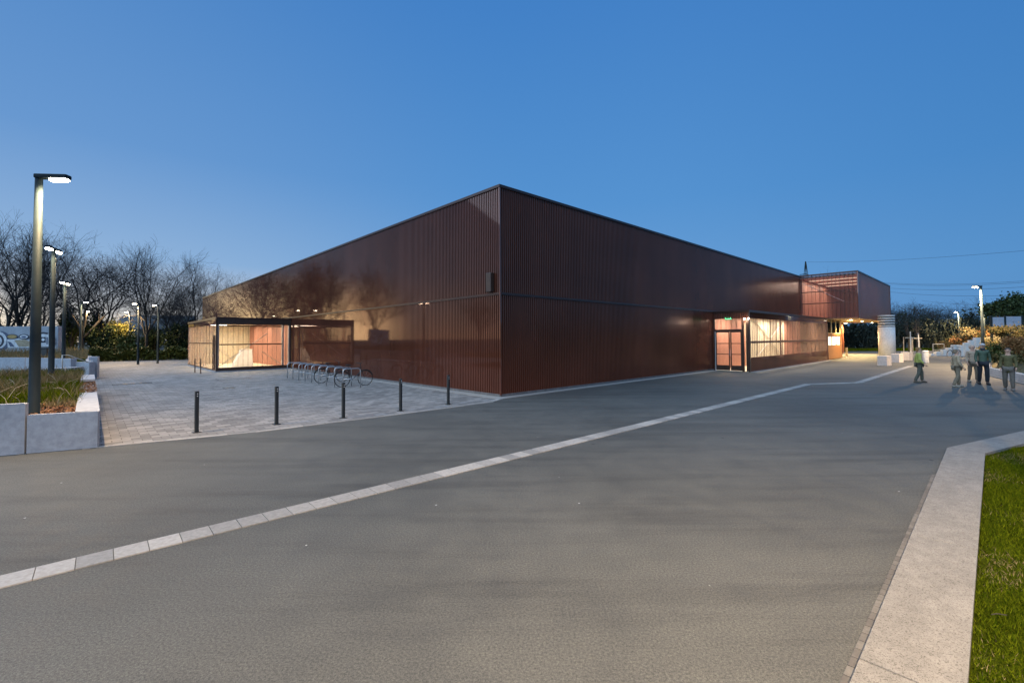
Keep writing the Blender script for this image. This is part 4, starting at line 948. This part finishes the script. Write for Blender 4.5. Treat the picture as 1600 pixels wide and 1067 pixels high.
for j in range(len(TT)-1):
    for i in range(len(SS)-1): k0 = j*len(SS)+i; bk_.f.append((k0, k0+len(SS), k0+len(SS)+1, k0+1)); bk_.mi.append(0)
tag(bk_.build('embankment', M['bank'], None, True), kind='structure')
rng = random.Random(77); sc1, sc2 = MB(), MB()
for i in range(520):
    s_ = 12+rng.random()**1.0*72; t_ = .35+rng.random()**1.4*9; p = bank_pt(s_, t_)
    if 40 < p.x < 49.6 and p.y < 48.3: continue
    red = math.sin(s_*.31+t_*.6)+rng.gauss(0, .6) > .35
    h_ = rng.uniform(.35, 1.1); leaf_cloud(sc2 if red else sc1, rng, (p.x, p.y, p.z+h_*.45), (h_*.9, h_*.9, h_*.55), 70, .06, .17)
    stems(sc2 if red else sc1, rng, (p.x, p.y, p.z), h_*1.25, 4, .9, .010)
tag(sc1.build('bank_scrub', M['scrub']), 'olive scrub covering the embankment beside the path', 'scrub', kind='stuff')
tag(sc2.build('bank_scrub', M['russet']), 'russet dry scrub covering the embankment beside the path', 'scrub', kind='stuff')
BS = 'shrubs on the embankment'
def bank_shrub(px, py, Y, w_, h_, n, m, label, s=(.10, .22), cat='shrub'):
    p = atY(px, py, Y); rng = random.Random(int(px+py*3)); r = empty('shrub', p, 0, label, cat, BS)
    st = MB(); stems(st, rng, (0, 0, 0), h_*.8, 14, .6, .03); st.build('stem', M['twig'], r)
    lf = MB(); leaf_cloud(lf, rng, (0, 0, h_*.5), (w_, w_, h_*.5), n, *s); lf.build('foliage', m, r)
bank_shrub(1568, 505, 46, 2.3, 3.4, 5200, M['ever'], 'large dark evergreen shrub behind the perforated fence panels', (.12, .3))
bank_shrub(1598, 508, 43, 1.6, 3.2, 3000, M['ever'], 'dark evergreen shrub at the right edge behind the fence panels', (.12, .28))
bank_shrub(1506, 548, 52, 1.5, 2.0, 1800, M['russet'], 'reddish-brown shrub left of the white stepped wall', (.06, .2))
bank_shrub(1518, 530, 50, 1.3, 1.5, 1500, M['dry'], 'tawny dry shrub above the white stepped wall', (.06, .2))
bank_shrub(1593, 560, 24, 1.1, 1.5, 3000, M['russet'], 'russet shrub hanging over the low wall at the right edge', (.05, .14))
bank_shrub(1566, 572, 27, 1.0, 1.5, 2600, M['hedge'], 'green-brown shrub behind the low wall near the person at right', (.05, .14))
bank_shrub(1550, 560, 32, 1.0, 1.6, 2200, M['scrub'], 'olive shrub behind the man in the green jacket', (.05, .15))
bank_shrub(1586, 535, 33, 1.5, 1.6, 2600, M['scrub'], 'wide olive-brown shrub halfway up the embankment', (.06, .16))
# white stepped wall climbing the bank
SGp = 'white concrete pieces of the stepped wall'
steps = [(1455, 1463, 552), (1463, 1474, 549), (1474, 1481.5, 546), (1481.5, 1490, 543), (1490, 1501, 538.5), (1501, 1509, 539), (1509, 1517, 535), (1517, 1525, 531), (1525, 1532.5, 527), (1541, 1545, 541), (1545, 1549, 545)]
nm = ['lowest', 'second lowest', 'third lowest', 'fourth lowest', 'fifth lowest', 'middle', 'third highest', 'second highest', 'tallest', 'first descending', 'last descending']
for (a, b_, tp), l in zip(steps, nm):
    Y = 47-.03*(a-1455); p, q = atY(a+.1, tp, Y), atY(b_-.1, tp, Y)
    o = MB().box((-(q.x-p.x)/2, 0, -.3), ((q.x-p.x)/2, .35, p.z), bev=.015).build('wall_block', M['white_conc'], loc=((p.x+q.x)/2, Y, 0)); tag(o, f'white concrete block, {l} in the stepped wall behind the man', 'concrete block', SGp)
# low wall of upright concrete palisades along the foot of the bank
pw = empty('palisade_wall', bl(0)[0], 0, 'low wall of upright pale concrete palisades at the foot of the embankment', 'low wall')
k = MB()
for i in range(150):
    s_ = .2+i*.17; p, n_ = bl(s_); q = p-BL[0]; a = math.atan2(-n_.x, n_.y); mt = Matrix.Translation(q+Vector((0, 0, -.1))) @ Matrix.Rotation(math.atan2(n_.y, n_.x)+math.pi/2, 4, 'Z')
    k.box((-.077, -.02, 0), (.077, .14, .10+.40), mtx=mt, bev=.02)
k.build('palisades', M['seat'], pw)
k = MB(); 
for i in range(24): (p, n_), (q, n2_) = bl(i*1.1), bl(i*1.1+1.09); k.prism(xy(p-n_*.32, q-n2_*.32, q-n2_*.22, p-n_*.22)[::-1], -.05, .05)
tag(k.build('kerb', M['strip']), kind='structure')
# perforated fence panels on top of the bank
fp = empty('fence', (atY(1572, 510, 37).x, 37, 0), 0, 'pale perforated fence panels between dark posts on top of the embankment', 'fence')
def fx(px): return atY(px, 510, 37).x-fp.location.x
def fz(py): return HC+(526.5-py)*37/F
M['perfence'] = mat('pale_perforated_panel', (.40, .45, .53), .5, .1, .1, 12)
for a, b_, t0, t1 in ((1550, 1568.5, 498.5, 497.6), (1572, 1596, 497.6, 496.2)):
    g = MB(); rows = 8; zz0, zz1 = fz(515), fz(t0)
    for i in range(rows):
        z0 = zz0+(zz1-zz0)*i/rows; z1 = z0+(zz1-zz0)/rows*.62; g.box((fx(a), -.02, z0), (fx(b_), .02, z1))
    ncol = int((fx(b_)-fx(a))/.09)
    for i in range(ncol+1): x = fx(a)+(fx(b_)-fx(a))*i/ncol; g.box((x-.025, -.017, zz0), (x+.025, .017, zz1))
    g.build('panel', M['perfence'], fp)
for px in (1549, 1570.2, 1597):
    MB().box((fx(px)-.07, -.05, 1.5), (fx(px)+.07, .05, fz(497)+.05)).build('post', M['green_steel'], fp)
# gate at the far end of the path, staked young trees
p = empty('gate', gz(1465.5, 552), 0, 'grey metal gate frame at the far end of the path', 'gate'); Yg = p.location.y
k = MB(); k.tube([(-.55, 0, 0), (-.55, 0, 1.15)], .05, 8); k.build('post', M['galv'], p); MB().tube([(-.55, 0, 1.1), (.75, 0, 1.1)], .04, 8).build('rail', M['galv'], p); MB().tube([(.75, 0, 0), (.75, 0, 1.1)], .04, 8).build('post', M['galv'], p); MB().tube([(-.55, 0, .45), (.75, 0, .45)], .03, 8).build('rail', M['galv'], p)
for px, Y, l, hh in ((1420, 48, 'young tree tied between pale stakes, nearer one beside the cube stools', 2.55), (1433, 55, 'young tree tied between pale stakes, farther one behind the person in yellow-green', 2.4)):
    q = atY(px, 552, Y); r = empty('young_tree', (q.x, q.y, 0), 0, l, 'tree', 'young staked trees')
    MB().tube([(0, 0, 0), (.02, 0, 1.2), (-.02, .02, 2.6), (.03, 0, 3.6)], [.06, .05, .035, .012], 8).build('trunk', M['bark'], r)
    rng = random.Random(int(px)); c_ = MB(); stems(c_, rng, (0, 0, 2.2), 2.4, 12, .7, .02); c_.build('crown', M['twig'], r)
    for x in (-.42, .0, .42): MB().tube([(x, -.25 if x == 0 else .1, 0), (x, -.25 if x == 0 else .1, hh*(.78 if x else 1.0))], .05 if x == 0 else .035, 7).build('stake', M['white_conc'] if x == 0 else M['stake'], r)
    MB().box((-.5, -.2, hh*.72), (.5, -.15, hh*.76)).build('cross_board', M['stake'], r)
# ------------------------------------------------------------------ plants and litter in the raised bed
rng = random.Random(4); ml, dg, gg = MB(), MB(), MB()
def bed(u, v_):   # u across (0 right .. 1 left), v along the bed
    a = q0+fn*.15+ds*(v_*16.5); return a-eX*0-fd*0+(-fd)*(u*(6+6*v_))
for i in range(7000):
    p = bed(rng.random(), rng.random()**1.2*.16); p.z = .63+rng.random()*.05; s_ = rng.uniform(.02, .05); a = rng.random()*6.28
    d = Vector((math.cos(a), math.sin(a), rng.gauss(0, .35)))*s_; e_ = Vector((-math.sin(a), math.cos(a), rng.gauss(0, .35)))*s_*.55; ml.face([p-d, p+e_, p+d, p-e_])
for i in range(1200):
    p = sd0+ds*rng.uniform(4.5, 9.5)-eX*rng.uniform(0, .36); p.z = H2+.006+rng.random()*.02; s_ = rng.uniform(.02, .045); a = rng.random()*6.28
    d = Vector((math.cos(a), math.sin(a), rng.gauss(0, .2)))*s_; e_ = Vector((-math.sin(a), math.cos(a), rng.gauss(0, .2)))*s_*.55; ml.face([p-d, p+e_, p+d, p-e_])
tag(ml.build('leaf_litter', M['mulch']), 'brown fallen leaves and bark mulch in the raised bed', 'leaf litter', kind='stuff')
for i in range(42000):
    v_ = .10+rng.random()**1.1*.92; u = rng.random(); p = bed(u, v_); cl_ = math.sin(p.x*1.7+p.y*.6)+math.sin(p.y*1.3-p.x*.8)+rng.gauss(0, .5)
    z0 = .62+.08*v_; h_ = rng.uniform(.08, .28)*(1+.5*max(0, cl_))*min(1, (v_-.06)*7); a = rng.random()*6.28; w_ = rng.uniform(.006, .013); le = h_*rng.uniform(.2, .9); b2 = a+rng.gauss(0, 1)
    g = dg if cl_ > .35+rng.gauss(0, .5) else gg
    g.face([(p.x-w_*math.cos(a), p.y-w_*math.sin(a), z0), (p.x+w_*math.cos(a), p.y+w_*math.sin(a), z0), (p.x+le*math.cos(b2), p.y+le*math.sin(b2), z0+h_)])
tag(dg.build('dry_grass', M['dry']), 'dry straw-coloured grass and stalks in the raised bed', 'dry grass', kind='stuff'); tag(gg.build('ground_cover', M['grass']), 'low green ground cover growing in the raised bed', 'ground cover', kind='stuff')
sk = MB()
for i in range(60):
    p = bed(rng.random(), .1+rng.random()*.6); z0 = .66; a = rng.random()*6.28; L = rng.uniform(.35, 1.0); t_ = rng.uniform(.2, .75)
    m1 = Vector((p.x+math.cos(a)*L*.5*t_, p.y+math.sin(a)*L*.5*t_, z0+L*.35)); m2 = Vector((p.x+math.cos(a)*L*t_*1.1, p.y+math.sin(a)*L*t_*1.1, z0+L*(.75-t_*.5))); sk.tube([(p.x, p.y, z0-.05), m1, m2], [.006, .005, .003], 4)
tag(sk.build('dry_stalks', M['stake']), 'pale dry stalks poking out of the raised bed', 'dry stalks', kind='stuff')
rng = random.Random(8); g = MB()
for i in range(9000):
    px = rng.uniform(-60, 137); Y = rng.uniform(26.6, 33.5) if px < 90 else rng.uniform(27, 40); p = atY(px, 556, Y); cl_ = math.sin(p.x*1.1)+math.sin(p.x*.37+2); h_ = rng.uniform(.08, .35)*(1+.8*max(0, cl_)); a = rng.random()*6.28
    g.face([(p.x-.018*math.cos(a), p.y-.018*math.sin(a), 1.05), (p.x+.018*math.cos(a), p.y+.018*math.sin(a), 1.05), (p.x+h_*.3*math.cos(a*2), p.y+h_*.3*math.sin(a*2), 1.08+h_)])
tag(g.build('dry_grass', M['dry']), 'tawny tall grass along the foot of the graffiti wall', 'dry grass', kind='stuff')
# ------------------------------------------------------------------ pylon and cables
Yp = 260; pb_ = atY(1261.5, 520, Yp); pt_ = atY(1261.5, 408, Yp); Hp = pt_.z
py_ = empty('pylon', (pb_.x, Yp, 0), R(30), 'distant steel lattice pylon whose tip shows above the roof', 'pylon')
k = MB(); lv = [(0, 3.6), (Hp*.35, 2.1), (Hp*.62, 1.15), (Hp*.8, .8), (Hp, .12)]
for (z0, w0), (z1, w1) in zip(lv[:-1], lv[1:]):
    C = [(-1, -1), (1, -1), (1, 1), (-1, 1)]
    for i in range(4):
        a, b_ = C[i], C[(i+1) % 4]; k.tube([(a[0]*w0, a[1]*w0, z0), (a[0]*w1, a[1]*w1, z1)], .16, 4); k.tube([(a[0]*w0, a[1]*w0, z0), (b_[0]*w1, b_[1]*w1, z1)], .09, 4); k.tube([(b_[0]*w0, b_[1]*w0, z0), (a[0]*w1, a[1]*w1, z1)], .09, 4)
k.build('lattice', M['green_steel'], py_)
for z, w_ in ((Hp*.66, 9), (Hp*.82, 6.5)): MB().tube([(-w_, 0, z), (0, 0, z+.9), (w_, 0, z)], .2, 4).build('cross_arm', M['green_steel'], py_)
M['cable'] = mat('dark_cable', (.03, .035, .05), .6)
cab = [(1262, 409, 1620, 389.5), (1380, 441, 1620, 437.0), (1380, 442.5, 1620, 439.5), (1380, 449, 1620, 446.5), (1385, 455, 1620, 460), (1440, 469, 1620, 474), (1440, 481, 1620, 476)]
cl_ = ['topmost, running from the pylon tip', 'second from the top', 'third from the top', 'fourth from the top', 'fifth from the top, sagging', 'second from the bottom', 'lowest, close to the tree tops']
for (a, b_, c_, d), l in zip(cab, cl_):
    P0, P1 = atY(a, b_, Yp if a == 1262 else 230), atY(c_, d, 150); pts = []
    for i in range(17): u = i/16; q = P0.lerp(P1, u); q.z -= 4*1.2*u*(1-u); pts.append(q-P0)
    o = MB().tube(pts, .045, 4).build('power_cable', M['cable'], loc=P0); tag(o, f'thin dark overhead power cable, {l}', 'power cable', 'overhead power cables')
# ================================================================== people
def skin_mesh(name, verts, edges, radii, root, sub=1):
    me = bpy.data.meshes.new(name); me.from_pydata(verts, edges, []); o = bpy.data.objects.new(name, me); col.objects.link(o)
    o.modifiers.new('skin', 'SKIN'); o.modifiers['skin'].use_smooth_shade = True
    sv = me.skin_vertices[0].data
    for i, r_ in enumerate(radii):
        sv[i].radius = r_ if isinstance(r_, tuple) else (r_, r_); sv[i].use_root = (i == root)
    sm = o.modifiers.new('sub', 'SUBSURF'); sm.levels = sub; sm.render_levels = sub
    dg_ = bpy.context.evaluated_depsgraph_get(); m2 = bpy.data.meshes.new_from_object(o.evaluated_get(dg_)); bpy.data.objects.remove(o); m2.name = name
    return m2
SKIN = mat('skin', (.56, .32, .22), .6, 0, .08)
def person(p, h, face, label, top, legs, hair, stride=.0, arms=(.0, .0), shoes=None, hood=False, grp='people on the path', coat=0.0, scarf=None, cap=False):
    """face = heading angle of the figure (radians, local +x is its right hand, -y its front)"""
    r = empty('person', p, face, label, 'person', grp); k = h/1.72
    V = lambda *a: tuple(x*k for x in a)
    J = dict(pel=(0, 0, .94), wai=(0, .005, 1.10), che=(0, .01, 1.30), nb=(0, .015, 1.43), nk=(0, 0, 1.50), hd0=(0, -.012, 1.57), hd1=(0, -.015, 1.64), hd2=(0, .0, 1.70))
    for s, sg in (('l', -1), ('r', 1)):
        a_ = arms[0 if sg < 0 else 1]; st_ = stride*sg
        J['hip'+s] = (.095*sg, 0, .90); J['kn'+s] = (.105*sg, -.03-.22*st_-.04*abs(st_), .49); J['an'+s] = (.11*sg, .02-.40*st_+(.05 if st_ < 0 else 0), .085); J['to'+s] = (.13*sg, -.13-.40*st_, .035)
        J['sh'+s] = (.155*sg, .01, 1.40); J['el'+s] = (.215*sg, .05-.12*a_, 1.13); J['wr'+s] = (.215*sg+.0*a_, -.02-.30*a_, .90+.12*max(0, a_)); J['ha'+s] = (.21*sg, -.05-.36*a_, .83+.14*max(0, a_))
    def part(name, order, links, rad, m, root=0):
        idx = {n_: i for i, n_ in enumerate(order)}
        me = skin_mesh(name, [V(*J[n_]) for n_ in order], [(idx[a], idx[b_]) for a, b_ in links], [(rad[n_][0]*k, rad[n_][1]*k) if isinstance(rad[n_], tuple) else rad[n_]*k for n_ in order], root)
        me.materials.append(m); o = bpy.data.objects.new(name, me); col.objects.link(o); o.parent = r; return o
    chain = [('pel', 'wai'), ('wai', 'che'), ('che', 'nb'), ('nb', 'nk'), ('nk', 'hd0'), ('hd0', 'hd1'), ('hd1', 'hd2')]
    lg = []; ar = []
    for s in 'lr':
        lg += [('pel', 'hip'+s), ('hip'+s, 'kn'+s), ('kn'+s, 'an'+s), ('an'+s, 'to'+s)]; ar += [('nb', 'sh'+s), ('sh'+s, 'el'+s), ('el'+s, 'wr'+s), ('wr'+s, 'ha'+s)]
    order = list(J); rad = dict(pel=(.115, .085), wai=(.10, .08), che=(.115, .085), nb=(.07, .05), nk=.054, hd0=(.072, .078), hd1=(.080, .092), hd2=(.052, .06))
    for s in 'lr': rad.update({'hip'+s: .07, 'kn'+s: .05, 'an'+s: .040, 'to'+s: .034, 'sh'+s: .048, 'el'+s: .036, 'wr'+s: .028, 'ha'+s: (.040, .022)})
    body = part('body', order, chain+lg+ar, rad, SKIN)
    # fingers, ears, nose joined to the body surface as small shapes of the same mesh
    g = MB()
    for s, sg in (('l', -1), ('r', 1)):
        hx = Vector(V(*J['ha'+s])); wv = (hx-Vector(V(*J['wr'+s]))).normalized()
        for f in range(4):
            b0_ = hx+Vector((0, (.030-.02*f)*k, 0))+wv*.02*k; ln = (.075, .085, .08, .06)[f]*k; e1 = b0_+wv*ln*.55; e2 = e1+(wv*.6+Vector((-sg*.5, -.1, 0))).normalized()*ln*.5; g.tube([b0_, e1, e2], [.009*k, .0085*k, .007*k], 5)
        tb = hx-wv*.03*k+Vector((0, -.03*k, 0)); g.tube([tb, tb+(wv*.5+Vector((-sg*.2, -.7, 0))).normalized()*.04*k, tb+wv*.055*k+Vector((0, -.035*k, 0))], [.011*k, .010*k, .008*k], 5)
        g.ball(V(sg*.078, .0, 1.625), (.012*k, .022*k, .032*k), 6)
    g.tube([V(0, -.100, 1.655), V(0, -.122, 1.615), V(0, -.098, 1.605)], [.009*k, .017*k, .010*k], 6)
    nb = len(body.data.vertices)
    me = bpy.data.meshes.new('body'); vv = [tuple(v.co) for v in body.data.vertices]+g.v; ff = [tuple(f.vertices) for f in body.data.polygons]+[tuple(i+nb for i in f) for f in g.f]
    me.from_pydata(vv, [], ff); me.materials.append(SKIN); me.polygons.foreach_set('use_smooth', [True]*len(ff)); body.data = me
    for sg in (-1, 1): MB().ball(V(sg*.033, -.100, 1.64), .011*k, 6).build('eye', M['black'], body)
    MB().tube([V(-.028, -.098, 1.578), V(0, -.104, 1.575), V(.028, -.098, 1.578)], .006*k, 4).build('mouth', mat('lips', (.30, .12, .10), .5), body)
    tr_ = part('trousers', ['pel']+[a+s for s in 'lr' for a in ('hip', 'kn', 'an')], [x for x in lg if not x[1].startswith('to')], {'pel': (.16, .12), **{'hip'+s: .105 for s in 'lr'}, **{'kn'+s: .078 for s in 'lr'}, **{'an'+s: .066 for s in 'lr'}}, legs)
    J['pel2'] = (0, 0, .95-coat); J['pel3'] = (0, 0, .80-coat); J['nk2'] = (0, .005, 1.475)
    jo = ['pel3', 'pel2', 'wai', 'che', 'nb', 'nk2']+[a+s for s in 'lr' for a in ('sh', 'el', 'wr')]
    part('jacket', jo, [('pel3', 'pel2'), ('pel2', 'wai'), ('wai', 'che'), ('che', 'nb'), ('nb', 'nk2')]+[x for x in ar if not x[1].startswith('ha')], {'pel3': (.14, .105), 'pel2': (.158, .12), 'wai': (.145, .115), 'che': (.15, .12), 'nb': (.115, .085), 'nk2': (.072, .07), **{'sh'+s: .072 for s in 'lr'}, **{'el'+s: .056 for s in 'lr'}, **{'wr'+s: .045 for s in 'lr'}}, top, 2)
    for s in 'lr':
        a, b_ = Vector(V(*J['an'+s])), Vector(V(*J['to'+s])); MB().tube([a+Vector((0, .05*k, -.045*k)), a+Vector((0, -.0, -.03*k)), (a+b_)/2+Vector((0, 0, -.005*k)), b_+Vector((0, -.02*k, 0)), b_+Vector((0, -.05*k, -.008*k))], [.036*k, .056*k, .05*k, .045*k, .022*k], 8).build('shoe', shoes or M['black'], r, True)
    hr_ = MB()
    if cap: hr_.ball(V(0, .005, 1.675), (.094*k, .106*k, .062*k), 14); hr_.box(V(-.06, -.17, 1.655), V(.06, -.085, 1.668)); hr_.build('cap', hair, r, True)
    elif hood: hr_.ball(V(0, .048, 1.63), (.106*k, .108*k, .118*k), 14); hr_.build('hood', hair, r, True)
    else:
        hr_.ball(V(0, .032, 1.678), (.090*k, .098*k, .066*k), 14); hr_.ball(V(0, .055, 1.61), (.085*k, .07*k, .075*k), 12); hr_.build('hair', hair, r, True)
    if scarf: MB().lathe([(.075*k, 1.44*k), (.095*k, 1.47*k), (.085*k, 1.52*k), (.07*k, 1.54*k)], 14).build('collar', scarf, r, True)
    return r
cl = lambda n, c, r_=.8: mat(n, c, r_, 0, .25, 18)
person(gz(1537, 600.5), 1.74, R(-32), 'man in a green padded jacket, dark trousers and pale cap, standing on the path', cl('green_jacket', (.055, .085, .05), .6), cl('black_trousers', (.012, .013, .018)), cl('pale_cap', (.46, .42, .40)), .10, (.25, .05), scarf=cl('dark_collar', (.02, .022, .03)), cap=True)
person(gz(1437, 597.5), 1.56, R(62), 'person in a yellow-green top and dark olive trousers walking beside the white bin', cl('yellow_green_top', (.42, .42, .10)), cl('olive_trousers', (.09, .085, .06)), cl('ginger_hair', (.30, .15, .05)), .35, (.35, -.3), shoes=cl('brown_shoes', (.10, .08, .06)))
person(gz(1577, 610), 1.60, R(-50), 'person in a dark olive coat and grey trousers at the right by the low wall', cl('olive_coat', (.10, .085, .03)), cl('grey_trousers', (.12, .10, .08)), cl('dark_hair', (.04, .034, .025)), .22, (.1, .2), coat=.10, shoes=cl('grey_shoes', (.12, .11, .10)))
person(gz(1521, 597), 1.66, R(-25), 'person in a pale beige hooded coat and brown trousers just left of the man', cl('beige_coat', (.40, .29, .20)), cl('taupe_trousers', (.17, .125, .085)), cl('beige_hood', (.44, .33, .25)), .2, (.2, .2), coat=.08, hood=True, shoes=cl('taupe_shoes', (.22, .19, .15)))
person(gz(1496, 604.5), 1.52, R(70), 'person in light sand clothes walking in front of the parked bicycle', cl('sand_top', (.40, .30, .19)), cl('sand_trousers', (.20, .155, .10)), cl('light_brown_hair', (.24, .17, .11)), .3, (.3, -.2), shoes=cl('sand_shoes', (.26, .23, .18)))
